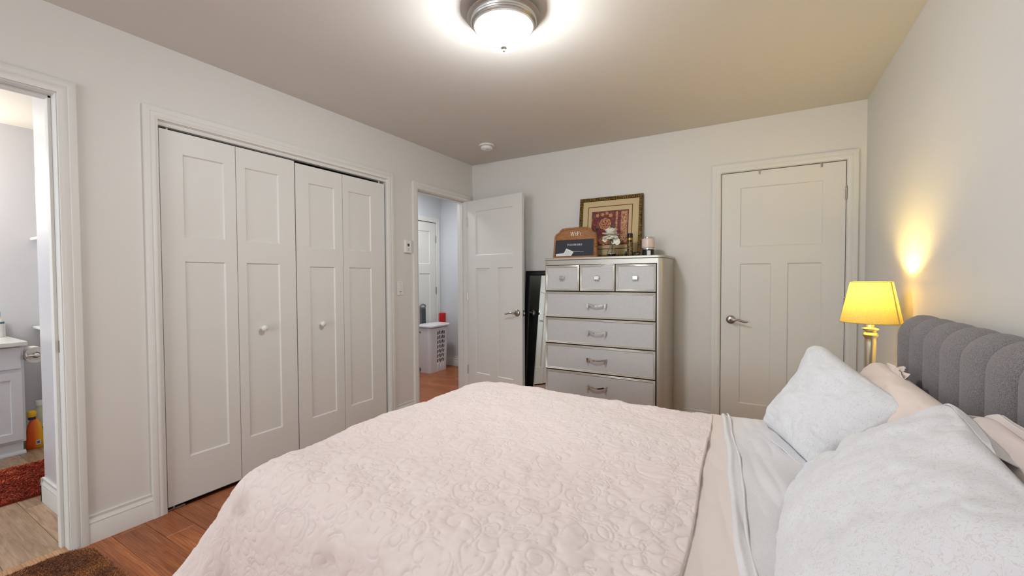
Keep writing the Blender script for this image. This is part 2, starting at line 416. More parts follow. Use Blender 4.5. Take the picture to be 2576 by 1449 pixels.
# closed door on the back wall
MxC = frameM((2.4225, .004, 0), (1, 0, 0), (0, 1, 0))
d1 = make_door('door_1', 'closed white three-panel door beside the bedside lamp', MxC, .7815, .012, 2.0365, .035, panels3(.7815))
lever(d1, MxC, .070, .888, 1)
for z in (1.811, 1.03, .25): hinge(d1, MxC, .7845, z)
# open hallway door
ang = math.radians(10); ca, sa = math.cos(ang), math.sin(ang)
MxO = frameM((.010, -.112, 0), (ca, -sa, 0), (sa, ca, 0))
d2 = make_door('door_2', 'open white three-panel door swung against the wall beside the black mirror', MxO, .745, .012, 2.032, .035, panels3(.745, .118), back=True)
lever(d2, MxO, .745-.062, .888, -1)
MxOb = MxO @ frameM((0, .035, 0), (1, 0, 0), (0, -1, 0), (0, 0, 1))
lever(d2, MxOb, .745-.062, .888, -1)
obj('latch_plate', place(B(.745, .7465, .006, .030, .86, .916), MxO), M_nickel, d2)
obj('latch', place(B(.7465, .757, .011, .025, .875, .90), MxO), M_nickel, d2, bevel=.003)
for z in (1.811, 1.03, .25): hinge(d2, MxO, -.004, z, .004)
# far hallway door
MxH = frameM((HX-.004, .055, 0), (0, 1, 0), (-1, 0, 0))
d3 = make_door('door_3', 'closed white panel door at the end of the hallway', MxH, .765, .012, 1.988, .035, panels3(.765, .12, z=(.22, 1.29, 1.42, 1.865)))
for z in (1.76, 1.05, .25): hinge(d3, MxH, .768, z)
obj('handle', place(lathe(NB(), [(.03, 0), (.03, .004), (.012, .012), (.012, .03), (.026, .04), (.026, .055), (.012, .062)], (.065, -.0, .90), 'y', 20), MxH @ Matrix.Scale(-1, 4, (0, 1, 0))), M_nickel, d3, smooth='auto')
# bifold closet leaves
edges = [(-2.766, -2.3965), (-2.3935, -2.0265), (-2.0205, -1.6505), (-1.6475, -1.2405)]
pan = [(-2.663, -2.46), (-2.342, -2.136), (-1.923, -1.72), (-1.595, -1.382)]
names = ['outermost bifold closet leaf beside the bathroom doorway', 'second bifold closet leaf with the nearer white knob', 'third bifold closet leaf with the farther white knob', 'last bifold closet leaf beside the light switch']
for i in range(4):
    y0, y1 = edges[i]; dz = 0 if i < 2 else -.013
    sk = .0
    Mx = frameM((-.012, y0, 0), (0, 1, 0), (-1, 0, 0))
    p0, p1 = pan[i][0]-y0, pan[i][1]-y0
    zt = 2.016 if i < 2 else 2.006
    d = make_door('door_%d' % (i+4), 'white '+names[i], Mx, y1-y0, .016+(0 if i < 2 else -.004), zt, .032, [(p0, p1, .255+dz*.5, 1.325+dz), (p0, p1, 1.455+dz, 1.902+dz)])
    if i in (1, 2):
        ky, kz = ((-2.253, .919), (-1.838, .906))[i-1]
        obj('knob', lathe(NB(), [(.010, -.013), (.009, -.004), (.0095, .004), (.016, .010), (.0195, .018), (.0185, .025), (.012, .031), (.001, .033)], (-.012, ky, kz), 'x', 24), M_white, d, smooth=True)
    if i == 0: obj('pivot_bracket', B(-.04, -.004, y0-.006, y0+.075, 0.0, .006), M_nickel2, d); obj('pivot_pin', lathe(NB(), [(.006, .004), (.006, .02)], (-.028, y0+.03, 0), 'z', 10), M_nickel2, d)
    if i in (0, 3): obj('top_pin', lathe(NB(), [(.005, zt-.004), (.005, 2.031)], (-.028, (y0+.04 if i == 0 else y1-.04), 0), 'z', 10), M_white, d)
# window behind the camera
wn = thing('window_1', 'white framed bedroom window facing the dresser', 'window', (w['x0'], YF-.08, w['z0'])); wn['kind'] = 'structure'
bm = NB()
for q in ((w['x0'], w['x1'], w['z0'], w['z0']+.05), (w['x0'], w['x1'], w['z1']-.05, w['z1']), (w['x0'], w['x0']+.05, w['z0'], w['z1']), (w['x1']-.05, w['x1'], w['z0'], w['z1']), ((w['x0']+w['x1'])/2-.03, (w['x0']+w['x1'])/2+.03, w['z0'], w['z1'])):
    box(bm, q[0], q[1], YF-.11, YF-.06, q[2], q[3])
obj('window_frame', bm, M_trim, wn)
M_glass = mat('window_glass', (1, 1, 1, 1), .0, Transmission_Weight=1.0, IOR=1.1)
for s_ in (0, 1):
    xm = (w['x0']+w['x1'])/2; obj('pane', B((w['x0']+.05, xm+.03)[s_], (xm-.03, w['x1']-.05)[s_], YF-.09, YF-.086, w['z0']+.05, w['z1']-.05), M_glass, wn)
w2 = thing('window_2', 'added white frame and pane around the bathroom fill light', 'window', (-1.55, YBF, 1.0)); w2['kind'] = 'structure'  # unseen window added to frame the bathroom fill light
rect_pts = [(-1.93, -1.17, .97, 1.0), (-1.93, -1.17, 2.0, 2.03), (-1.93, -1.90, .97, 2.03), (-1.20, -1.17, .97, 2.03)]
bm = NB()
for q in rect_pts: box(bm, q[0], q[1], YBF, YBF+.03, q[2], q[3])
obj('window_frame', bm, M_trim, w2); obj('pane', B(-1.90, -1.20, YBF, YBF+.008, 1.0, 2.0), M_white, w2)
obj('window_sill', B(w['x0']-.05, w['x1']+.05, YF-.06, YF+.05, w['z0']-.03, w['z0']), M_trim, wn)

# ------------------------------------------------------------------ fabric materials
def fabric(name, col, rough=.9, weave=900, bs=.25, **k):
    m = mat(name, col, rough, spec=.15, Sheen_Weight=.15, **k)
    v = coords(m, 'Object'); bump(m, noise(m, v, weave, 2), bs, .0008); return m
M_quilt = mat('blush_quilt_cotton', srgb(228, 215, 211), .95, spec=.12, Sheen_Weight=.12)
v = coords(M_quilt); n_ = noise(M_quilt, v, 2.2, 3)
basecol(M_quilt, ramp(M_quilt, n_, [(.35, srgb(226, 210, 206)), (.65, srgb(225, 213, 207))]))
M_peach = fabric('peach_cotton', srgb(226, 213, 206))
M_peach2 = fabric('peach_pillow_cotton', srgb(236, 219, 209))
def printed(name, base, ink, scale, amt, lines=.03):
    """cotton with a faint vermicelli scroll print"""
    m = fabric(name, base); v = coords(m, 'Object')
    n1 = N(m, 'ShaderNodeTexNoise'); n1.inputs['Scale'].default_value = scale; n1.inputs['Detail'].default_value = 1.2; n1.inputs['Distortion'].default_value = 1.6
    L(m, v, n1.inputs['Vector'])
    sub = N(m, 'ShaderNodeMath', operation='SUBTRACT', i_1=.5); L(m, n1.outputs['Fac'], sub.inputs[0])
    ab = N(m, 'ShaderNodeMath', operation='ABSOLUTE'); L(m, sub.outputs[0], ab.inputs[0])
    msk = ramp(m, ab.outputs[0], [(0, (amt, amt, amt, 1)), (lines*.35, (amt, amt, amt, 1)), (lines, (0, 0, 0, 1))])
    basecol(m, mixc(m, msk, base, ink)); return m
M_print = printed('white_scroll_print', srgb(225, 225, 228), srgb(206, 196, 188), 75, .55, .032)
M_print2 = printed('white_scroll_print_sheet', srgb(224, 221, 222), srgb(208, 201, 199), 85, .5, .03)
M_hb = mat('grey_tweed', srgb(120, 118, 122), .95, spec=.1, Sheen_Weight=.2)
v = coords(M_hb, 'Object', (1, 1, 2.2)); a_ = noise(M_hb, v, 430, 2, .7)
v2 = coords(M_hb, 'Object', (1, 2.4, 1)); b_ = noise(M_hb, v2, 340, 2, .7)
basecol(M_hb, mixc(M_hb, ramp(M_hb, b_, [(.42, (0, 0, 0, 1)), (.62, (1, 1, 1, 1))]), ramp(M_hb, a_, [(.35, srgb(84, 83, 90)), (.6, srgb(132, 127, 127))]), srgb(148, 141, 139)))
bump(M_hb, a_, .5, .0015)

# ------------------------------------------------------------------ bed
XFOOT, YN, YFAR, ZT = 1.19, -3.10, -1.615, .617
bed = thing('bed', 'queen bed with a grey channel-tufted headboard', 'bed', (3.2, -2.36, 0))
hb0, hb1, hbt = -3.17, -1.535, 1.068
obj('headboard_core', B(3.215, 3.298, hb0+.01, hb1-.01, .05, hbt-.03), M_hb, bed, bevel=.03, segs=4)
hbp = obj('headboard', B(3.22, 3.295, hb0+.02, hb1-.02, .30, hbt-.06), M_hb, bed)
nch = 11; cw = (hb1-hb0)/nch
for i in range(nch):
    yc = hb1-cw*(i+.5); nn, kk = 21, 34; P = np.zeros((nn, kk, 3))
    uu = np.sin(np.linspace(-1, 1, nn)*pi/2)
    # profile over the front and rolled top
    path = [(3.165, .45+t*(hbt-.07-.45)) for t in np.linspace(0, 1, 14)]+[(3.235-.07*math.cos(a), hbt-.07+.07*math.sin(a)) for a in np.linspace(.08, pi*.92, 16)]+[(3.303, hbt-.07-t) for t in (.03, .08, .2, .4)]
    path = np.array(path); d = np.gradient(path, axis=0); nrm = np.stack([-d[:, 1], d[:, 0]], 1); nrm /= np.linalg.norm(nrm, axis=1)[:, None]
    for a, u_ in enumerate(uu):
        puff = .042*(max(0, 1-abs(u_)**2.0))**.5-.024
        if (i == 0 and u_ > 0) or (i == nch-1 and u_ < 0): puff -= .02*abs(u_)**3
        amt = np.full(len(path), puff); amt[20:30] = puff+(-.006-puff)*np.linspace(0, 1, 10); amt[30:] = -.006
        P[a, :, 0] = path[:, 0]+nrm[:, 0]*amt; P[a, :, 2] = path[:, 1]+nrm[:, 1]*amt; P[a, :, 1] = yc+u_*cw/2
    grid_mesh('channel', P, M_hb, hbp)
obj('base', B(1.32, 3.2, YN+.06, YFAR-.05, .10, .33), M_hb, bed, bevel=.02)
for x in (1.4, 3.1):
    for y in (YN+.12, YFAR-.12): obj('leg', lathe(NB(), [(.022, 0), (.03, .10)], (x, y, 0), 'z', 14), M_black, bed)
obj('mattress', B(1.30, 3.16, YN+.085, YFAR-.085, .33, .585), fabric('mattress_ticking', srgb(225, 222, 216)), bed, bevel=.05, segs=4)

def drape(X, Y, top, r0=.10, flare=.16, cflare=.62, fold=.0, infl=0.0, zmin=.02, ov=(0, 0)):
    """cloth lying on the mattress and hanging over its edges; X,Y flat cloth coordinates"""
    ix0, iy0, iy1 = XFOOT+r0, YN+r0, YFAR-r0
    qx = np.maximum(X, ix0); qy = np.clip(Y, iy0, iy1)
    wx, wy = X-qx, Y-qy; d = np.hypot(wx, wy)+1e-9; nx, ny = wx/d, wy/d
    corner = np.clip(4*nx*nx*ny*ny, 0, 1)
    phi = flare+(cflare-flare)*corner**.7; thm = pi/2-phi
    th = np.minimum(d/r0, thm); d2 = np.maximum(0, d-r0*thm)
    along = np.where(np.abs(nx) > np.abs(ny), Y, X)
    rip = fold*d2*(np.sin(along*21+1.3)+.6*np.sin(along*37+.4))*(1-corner)
    h = (r0+infl)*np.sin(th)+d2*np.sin(phi)+rip
    dz = r0*(1-np.cos(th))+d2*np.cos(phi)
    z = np.maximum(top+infl*np.cos(th)-dz, zmin)
    return qx+nx*h, qy+ny*h, z, d, nx, ny, th
# scroll quilting -> height field
def quilting(X, Y, step, seed=5):
    r = np.random.default_rng(seed); n, k = X.shape; x0, y0 = X.min(), Y.min()
    pts = []
    def arc(cx, cy, a0, a1, r0, r1, m=None):
        ln = abs(a1-a0)*max(r0, r1); m = max(8, int(ln/(step*.6))); t = np.linspace(0, 1, m)
        a = a0+(a1-a0)*t; rr = r0+(r1-r0)*t; pts.append(np.stack([cx+rr*np.cos(a), cy+rr*np.sin(a)], 1)); return pts[-1][-1]
    cell = .095
    for gy in np.arange(y0-.1, Y.max()+.1, cell):
        for gx in np.arange(x0-.1, X.max()+.1, cell):
            cx, cy = gx+r.uniform(-.035, .035)+((int(round((gy-y0)/cell)) % 2)*cell/2), gy+r.uniform(-.035, .035)
            s = 1 if r.random() < .5 else -1; a0 = r.uniform(0, 6.28); R = r.uniform(.020, .048)
            arc(cx, cy, a0, a0+s*r.uniform(4.5, 8.0), R, .010)               # open spiral
            arc(cx, cy, a0, a0-s*r.uniform(.9, 1.8), R, R*r.uniform(1.8, 2.6))   # tail
            if r.random() < .5: arc(cx, cy, a0+s*.3, a0+s*r.uniform(1.5, 3.2), R*1.22, R*1.05)   # echo line
            for q in range(r.integers(2, 5)):                                # feather lobes around it
                b = a0+s*(.8+q*r.uniform(.7, 1.1)); px, py = cx+R*1.4*math.cos(b), cy+R*1.4*math.sin(b); rl = R*r.uniform(.25, .5)
                arc(px, py, b-r.uniform(1.2, 2.2), b+r.uniform(.8, 1.9), rl, rl*.8)
            ex, ey = cx+r.uniform(-.06, .06), cy+cell*.5; b = r.uniform(0, 6.28)
            arc(ex, ey, b, b+r.uniform(1.5, 4), .02, r.uniform(.02, .05))
    p = np.concatenate(pts); ii = np.round((p[:, 0]-x0)/step).astype(int); jj = np.round((p[:, 1]-y0)/step).astype(int)
    ok = (ii >= 0) & (ii < n) & (jj >= 0) & (jj < k); D = np.full((n, k), 99.0, np.float32); D[ii[ok], jj[ok]] = 0
    for _ in range(6):                                                        # chamfer distance by repeated relaxation
        for dx, dy, c in ((1, 0, 1), (-1, 0, 1), (0, 1, 1), (0, -1, 1), (1, 1, 1.414), (1, -1, 1.414), (-1, 1, 1.414), (-1, -1, 1.414)):
            Sft = np.roll(np.roll(D, dx, 0), dy, 1)+c; np.minimum(D, Sft, out=D)
    return np.minimum(D, 6)*step
STEP = .0023
def quilt():
    head = lambda Y: 2.51+.045*np.clip((-1.6-Y)/1.2, 0, 1)+.003*np.sin(Y*9)
    xs = np.arange(XFOOT-.36, 2.57, STEP); ys = np.arange(YN-.30, YFAR+.34, STEP)
    X, Y = np.meshgrid(xs, ys, indexing='ij')
    Dq = quilting(X, Y, STEP); puff = .0010*(1-np.exp(-Dq/.0080))-.0019*np.exp(-(Dq/.0021)**2)
    # stretch the last columns to the wavy head edge
    t = np.clip((X-2.30)/(2.5666-2.30), 0, 1); X = X*(1-t)+(2.30+(head(Y)-2.30)*t)*t+(X*0)
    px, py, z, d, nx, ny, th = drape(X, Y, ZT, .14, .10, .62, .05)
    wr = .0070*vnoise(X, Y, 3.1, 1)+.0050*vnoise(X+.4*Y, Y-.4*X, 7, 2)+.0035*np.abs(vnoise(X*.6+Y, Y*.35-X, 11, 3))+.0022*vnoise(X, Y, 19, 4)+.0030*np.abs(vnoise(X+.3*Y, Y*.6-.3*X, 24, 6))+.0022*np.abs(vnoise(X*.7-.5*Y, Y+.4*X, 38, 8))+.0012*vnoise(X, Y, 61, 7)+.006*np.abs(vnoise(X*.5+Y*.7, Y*1.1-X*.8, 5.5, 9))
    crown = .012*np.clip(1-((Y+2.36)/.80)**2, 0, 1)
    # dimples where the cloth breaks over the near edge
    for (cx, cy, a, s) in ((1.345, -3.115, .030, .030), (1.76, -3.15, .028, .034)):
        wr -= a*np.exp(-(((X-cx)/s)**2+((Y-cy)/(s*.8))**2))
    hgt = puff+wr+crown*np.cos(th)
    # displace along surface normal: blend of up and outward
    o = np.stack([px+nx*np.sin(th)*hgt, py+ny*np.sin(th)*hgt, z+np.cos(th)*hgt+.002], -1)
    o[-1, :, 2] -= .012; o[-2, :, 2] -= .006; o[-3, :, 2] -= .002
    return o
Q = quilt(); q = grid_mesh('quilt', Q, M_quilt)
tag(q, 'pale blush quilted bedspread with stitched scrolls covering the bed', 'quilt')
# rolled hem binding along the hanging edges
bm = NB()
hem = [Q[i, 0] for i in range(Q.shape[0]-1, -1, -6)]+[Q[0, j] for j in range(0, Q.shape[1], 6)]+[Q[i, -1] for i in range(0, Q.shape[0], 6)]
tube(bm, [Vector(p) for p in hem], .004, 6)
obj('hem_binding', bm, M_quilt, q, smooth=True)
def flat_cloth(name, x_lo, x_hi, top, m, seed, amp, ylo=YN-.28, yhi=YFAR+.2, nx=110, ny=420, lip=0.0, infl=0.0):
    ys = np.linspace(ylo, yhi, ny); t = np.linspace(0, 1, nx)
    Y = np.repeat(ys[None], nx, 0); X = x_lo(Y)+(x_hi(Y)-x_lo(Y))*t[:, None]
    px, py, z, d, ax, ay, th = drape(X, Y, top, .10, .10, .72, .03, infl)
    h = amp*(vnoise(X, Y, 5, seed)+.9*np.abs(vnoise(X*2.2+Y*.5, Y*.6-X*.3, 8, seed+1))+.6*np.abs(vnoise(X*1.6+Y*.3, Y*.45, 15, seed+2))-.5)
    e = np.clip((X-x_lo(Y))/.02, 0, 1); h = h*e+lip*np.exp(-((X-x_lo(Y)-.010)/.008)**2)
    P = np.stack([px+ax*np.sin(th)*h, py+ay*np.sin(th)*h, z+np.cos(th)*h], -1)
    if lip: P[0, :, 2] -= .012
    return grid_mesh(name, P, m), P
f_bl = lambda Y: 2.44+0*Y
f_sh = lambda Y: 2.535+.118*np.clip((-1.6-Y)/1.16, 0, 1.3)+.005*np.sin(Y*5.5)+.002*np.sin(Y*17)
bl, _ = flat_cloth('blanket', f_bl, lambda Y: f_sh(Y)+.10, .618, M_peach, 21, .004)
tag(bl, 'smooth peach blanket strip showing between quilt and white sheet', 'blanket')
sh, SP = flat_cloth('bed_sheet', f_sh, lambda Y: 3.15+0*Y, .622, M_print2, 31, .006, yhi=YFAR+.16, nx=170, lip=.006, infl=.004)
tag(sh, 'white printed bed sheet folded back under the pillows', 'sheet')
bm = NB()
for k_, (off, rr) in enumerate(((.030, .0032),)):
    ys = np.linspace(YN+.02, YFAR+.03, 90); pts = []
    for y in ys:
        X1 = np.array([[f_sh(np.array(y))+off+.006*math.sin(y*5.1+1)+.003*math.sin(y*13)]]); a = drape(X1, np.array([[y]]), .622, .10, .10, .72, .03, .004)
        pts.append(Vector((a[0][0, 0], a[1][0, 0], a[2][0, 0]+.004+.003*math.sin(y*17))))
    tube(bm, pts, [rr*(1+.4*math.sin(i*.5)) for i in range(len(pts))], 8)
obj('folded_hem', bm, M_print2, sh, smooth=True)

# ------------------------------------------------------------------ pillows
def pillow(name, label, C, T, m, seed, group=None, bow=.07, n=96, wr=.010, back=.7, p=.42, corner=0.0, fn=None):
    """C: four corners (bottom-left, bottom-right, top-right, top-left); T: half thickness"""
    C = [np.array(c, float) for c in C]; u = np.linspace(0, 1, n); U, Vv = np.meshgrid(u, u, indexing='ij')
    a, b = 2*U-1, 2*Vv-1
    rc = np.clip((abs(a)-.72)/.28, 0, 1)**1.5*np.clip((abs(b)-.72)/.28, 0, 1)**1.5*.085
    U2 = .5+.5*a*(1-bow*(1-b*b)-rc); V2 = .5+.5*b*(1-bow*(1-a*a)-rc)
    base = sum(((1-U2)*(1-V2), U2*(1-V2), U2*V2, (1-U2)*V2)[i][..., None]*C[i] for i in range(4))
    nrm = np.cross(C[1]-C[0], C[3]-C[0]); nrm /= np.linalg.norm(nrm)
    mk = ((1-a**2)*(1-b**2))**p; edge = np.clip((1-np.maximum(abs(a), abs(b)))/.35, 0, 1)
    rad = np.sin(np.arctan2(b*1.0, a*1.0)*9+3*vnoise(U, Vv, 3, seed+5))*np.clip(np.hypot(a, b)-.55, 0, 1)
    W_ = wr*(vnoise(U, Vv, 4, seed)+.55*vnoise(U*1.3+Vv, Vv-U*.6, 7, seed+1)+.35*np.abs(vnoise(U, Vv, 14, seed+2)))+wr*.7*rad
    W_ *= np.clip((1-np.maximum(abs(a), abs(b)))/.06, 0, 1)
    if fn is not None: W_ = W_+fn(U, Vv)
    Pf = base+nrm*(T*mk+W_)[..., None]; Pb = base-nrm*(T*back*mk)[..., None]
    me = bpy.data.meshes.new(name); N_ = n*n
    idx = np.arange(N_).reshape(n, n); idb = idx+N_; bd = np.zeros((n, n), bool); bd[0] = bd[-1] = True; bd[:, 0] = bd[:, -1] = True
    idb = np.where(bd, idx, idb)
    f = lambda I, rev: np.stack([I[:-1, :-1], I[1:, :-1], I[1:, 1:], I[:-1, 1:]][::-1 if rev else 1], -1).reshape(-1, 4)
    qd = np.concatenate([f(idx, False), f(idb, True)]); V_ = np.concatenate([Pf.reshape(-1, 3), Pb.reshape(-1, 3)])
    me.from_pydata(V_.tolist(), [], qd.tolist()); me.polygons.foreach_set('use_smooth', np.ones(len(qd), bool)); me.update()
    b_ = bmesh.new(); b_.from_mesh(me); bmesh.ops.delete(b_, geom=[v for v in b_.verts if not v.link_faces], context='VERTS'); b_.to_mesh(me); b_.free()
    o = link(name, me, m); tag(o, label, 'pillow', group); return o, Pf, nrm
def flange(o, edge, nrm, out, m, wid, wav, seed, name='flange', k=60, th=.0):
    """loose open pillowcase hem: two wavy strips along an edge polyline"""
    e = np.array(edge); t = np.linspace(0, 1, k); s = np.linspace(0, 1, len(e)); e = np.stack([np.interp(t, s, e[:, c]) for c in range(3)], 1)
    r = np.random.default_rng(seed); ph = r.uniform(0, 6, 4)
    for sg in (1, -1):
        P = np.zeros((k, 9, 3))
        for j in range(9):
            q_ = j/8; w_ = wid*(1+.15*np.sin(t*7+ph[0])+.06*np.sin(t*17+ph[1]))*np.clip(np.minimum(t, 1-t)*9, .03, 1)
            lift = sg*(.004+.018*q_)*(.6+.5*np.sin(t*8+ph[2]))+wav*q_*(np.sin(t*11+ph[2]+sg)+.35*np.sin(t*27+ph[3]))
            lift = lift*np.clip(np.minimum(t, 1-t)*9, 0, 1)
            P[:, j] = e+np.array(out)*(w_*q_)[:, None]+nrm*lift[:, None]
        g = grid_mesh(name, P, m, o)
        sd = g.modifiers.new('thickness', 'SOLIDIFY'); sd.thickness = .0018
# far pair
pp, Pf, nn_ = pillow('pillow', 'plain peach pillow leaning against the headboard at the far side', [(3.05, -1.60, .615), (3.06, -2.28, .615), (3.09, -2.39, .900), (3.085, -1.60, .905)], .088, M_peach2, 3, 'bed pillows', wr=.011, bow=.035)
flange(pp, Pf[24:44, -1], nn_, (.3, 0, .8), M_peach2, .026, .006, 4)
flange(pp, Pf[-1, 36:95], nn_, (.05, -.9, -.1), M_peach2, .032, .006, 14)
wp, Pf, nn_ = pillow('pillow', 'white scroll-print pillow propped on the peach pillow at the far side', [(2.706, -1.735, .618), (2.845, -2.15, .618), (3.06, -2.20, .86), (2.903, -1.60, .957)], .075, M_print, 8, 'bed pillows', back=.35, wr=.012, bow=.05)
flange(wp, Pf[24:94, 0], nn_, (-.75, -.28, -.12), M_print, .042, .007, 9)
# near pair
sm, Pf, nn_ = pillow('pillow', 'pink quilted sham with ruffled edge against the headboard at the near side', [(3.03, -2.40, .615), (3.03, -3.10, .615), (3.09, -3.12, .955), (3.095, -2.47, .945)], .070, M_quilt, 15, 'bed pillows', wr=.010)
def sham_fn(U, Vv): return 0
flange(sm, Pf[1:94, -1], nn_, (.25, 0, .9), M_quilt, .016, .004, 17, 'ruffle', 160)
flange(sm, Pf[0, 40:96], nn_, (0, .9, .1), M_quilt, .014, .004, 19, 'ruffle', 80)
np_, Pf, nn_ = pillow('pillow', 'large white scroll-print pillow nearest the camera', [(2.752, -2.31, .622), (2.70, -3.06, .64), (2.985, -3.10, .94), (3.05, -2.44, .955)], .066, M_print, 24, 'bed pillows', back=.3, wr=.012, n=130, p=.60, bow=.02)
flange(np_, Pf[1:70, -1], nn_, (.8, 0, -.45), M_print, .030, .004, 27)
flange(np_, Pf[0, 4:60], nn_, (-.2, .8, -.3), M_print, .020, .004, 29)

# ------------------------------------------------------------------ ceiling lamp
LX, LY = 1.676, -2.093
cl = thing('ceiling_lamp', 'brushed nickel flush ceiling lamp with frosted glass bowl', 'ceiling lamp', (LX, LY, H))
obj('canopy', lathe(NB(), [(.105, H), (.105, 2.4070), (.09, 2.4020)], (LX, LY, 0), 'z', 48), M_nickel2, cl, smooth='auto')
obj('pan_ring', lathe(NB(), [(.09, 2.408), (.150, 2.406), (.165, 2.401), (.166, 2.396), (.153, 2.390), (.148, 2.390), (.146, 2.383), (.149, 2.378), (.146, 2.373), (.139, 2.374), (.137, 2.367), (.139, 2.362), (.133, 2.357), (.124, 2.357), (.120, 2.362), (.09, 2.37)], (LX, LY, 0), 'z', 64), M_nickel2, cl, smooth='auto')
M_bowl = mat('lit_frosted_glass', srgb(250, 250, 250), .3)
BS(M_bowl).inputs['Emission Color'].default_value = (.93, .968, 1, 1); BS(M_bowl).inputs['Emission Strength'].default_value = 66.0
obj('glass_bowl', lathe(NB(), [(.117, 2.362), (.1195, 2.352), (.116, 2.335), (.106, 2.314), (.090, 2.296), (.067, 2.282), (.040, 2.274), (.012, 2.271)], (LX, LY, 0), 'z', 48), M_bowl, cl, smooth=True)
obj('finial', lathe(NB(), [(.015, 2.2745), (.0165, 2.271), (.013, 2.266), (.006, 2.263), (.006, 2.261), (.0075, 2.258), (.005, 2.253), (.001, 2.248)], (LX, LY, 0), 'z', 20), M_nickel, cl, smooth=True)
# smoke detector
sd_ = thing('smoke_detector', 'round white smoke detector on the ceiling', 'smoke detector', (.527, -.512, H))
obj('base_plate', lathe(NB(), [(.070, H), (.072, H-.008), (.066, H-.014), (.054, H-.014)], (.527, -.512, 0), 'z', 36), M_white, sd_, smooth='auto')
obj('sensor_cover', lathe(NB(), [(.055, H-.012), (.055, H-.018), (.054, H-.034), (.044, H-.043), (.001, H-.044)], (.527, -.512, 0), 'z', 36), M_white, sd_, smooth='auto')
obj('vent_slot', lathe(NB(), [(.0545, H-.0145), (.0560, H-.0150), (.0560, H-.0165), (.0545, H-.017)], (.527, -.512, 0), 'z', 36, cap=False), M_dkgrey, sd_)
obj('test_button', lathe(NB(), [(.014, H-.043), (.014, H-.047), (.011, H-.048)], (.517, -.530, 0), 'z', 20), M_white, sd_, smooth='auto')
# thermostat and switch
th_ = thing('thermostat', 'small white wall thermostat beside the hallway doorway', 'thermostat', (0, -1.0, 1.5))
obj('housing', B(0, .024, -1.038, -.962, 1.450, 1.560), M_white, th_, bevel=.006, segs=3)
obj('display', B(.0235, .0248, -1.012, -.988, 1.506, 1.530), M_dkgrey, th_)
for k in (0, 1): obj('button', B(.0235, .0262, -1.008, -.992, 1.470+.012*k, 1.478+.012*k), mat('button_grey', srgb(190, 190, 188), .5), th_, bevel=.001)
sw = thing('light_switch', 'white paddle light switch next to the closet casing', 'light switch', (0, -1.085, 1.14))
obj('plate', B(0, .006, -1.121, -1.049, 1.080, 1.200), M_white, sw, bevel=.003)
obj('paddle', prism(NB(), [(.005, 1.107), (.0075, 1.107), (.0105, 1.173), (.005, 1.173)], -1.102, -1.068), M_white, sw, bevel=.001)
obj('paddle_mark', B(.0065, .0088, -1.094, -1.076, 1.109, 1.113), M_grey, sw)
for z in (1.090, 1.190): obj('screw', lathe(NB(), [(.003, .005), (.003, .0068)], (0, -1.085, z), 'x', 10), M_nickel, sw)
# over-door hook straps on the closed door
for k, x in enumerate((2.68, 3.063)):
    o = obj('over_door_strap', box(B(x-.006, x+.006, -.0005, .040, 2.0370, 2.0395), x-.006, x+.006, -.002, .0035, 2.008, 2.0395), M_nickel, bevel=.0008)
    tag(o, ('left', 'right')[k]+' small metal strap hooked over the closed door', 'hook', 'metal straps over the door')

# ------------------------------------------------------------------ bedside lamp and nightstand
NX, NY = 3.163, -1.05
M_nwood = mat('nightstand_grey', srgb(150, 146, 140), .45)
ns = thing('nightstand', 'grey bedside table under the yellow lamp', 'nightstand', (3.13, NY, 0))
obj('cabinet', B(2.965, 3.285, NY-.24, NY+.24, .12, .575), M_nwood, ns, bevel=.004)
obj('top', B(2.95, 3.295, NY-.255, NY+.255, .575, .60), M_nwood, ns, bevel=.004)
for z in (.14, .36):
    d_ = obj('drawer', B(2.950, 2.966, NY-.225, NY+.225, z, z+.195), M_nwood, ns, bevel=.003)
    obj('knob', lathe(NB(), [(.006, 0), (.006, -.012), (.013, -.018), (.009, -.026)], (2.950, NY, z+.1), 'x', 16), M_nickel, d_, smooth=True)
for x in (2.985, 3.265):
    for y in (NY-.215, NY+.215): obj('leg', lathe(NB(), [(.012, 0), (.018, .12)], (x, y, 0), 'z', 12), M_nwood, ns)
M_shade = bpy.data.materials.new('linen_shade'); M_shade.use_nodes = True
nt = M_shade.node_tree; nt.nodes.clear()
out = nt.nodes.new('ShaderNodeOutputMaterial'); df = nt.nodes.new('ShaderNodeBsdfDiffuse'); tr = nt.nodes.new('ShaderNodeBsdfTranslucent'); mx = nt.nodes.new('ShaderNodeMixShader')
tc = nt.nodes.new('ShaderNodeTexCoord'); mp = nt.nodes.new('ShaderNodeMapping'); mp.inputs['Scale'].default_value = (1, 1, 4); ns_ = nt.nodes.new('ShaderNodeTexNoise'); ns_.inputs['Scale'].default_value = 180
nt.links.new(tc.outputs['Object'], mp.inputs[0]); nt.links.new(mp.outputs[0], ns_.inputs['Vector'])
rp = nt.nodes.new('ShaderNodeValToRGB'); rp.color_ramp.elements[0].color = srgb(190, 168, 92); rp.color_ramp.elements[0].position = .3; rp.color_ramp.elements[1].color = srgb(220, 200, 130); rp.color_ramp.elements[1].position = .7
nt.links.new(ns_.outputs['Fac'], rp.inputs[0]); nt.links.new(rp.outputs[0], df.inputs[0]); nt.links.new(rp.outputs[0], tr.inputs[0])
mx.inputs[0].default_value = .10; nt.links.new(df.outputs[0], mx.inputs[1]); nt.links.new(tr.outputs[0], mx.inputs[2]); nt.links.new(mx.outputs[0], out.inputs[0])
M_brass = mat('brushed_brass_nickel', srgb(204, 198, 180), .3, .9)
lp = thing('table_lamp', 'lit bedside lamp with a yellow linen shade and brushed metal base', 'lamp', (NX, NY, .60))
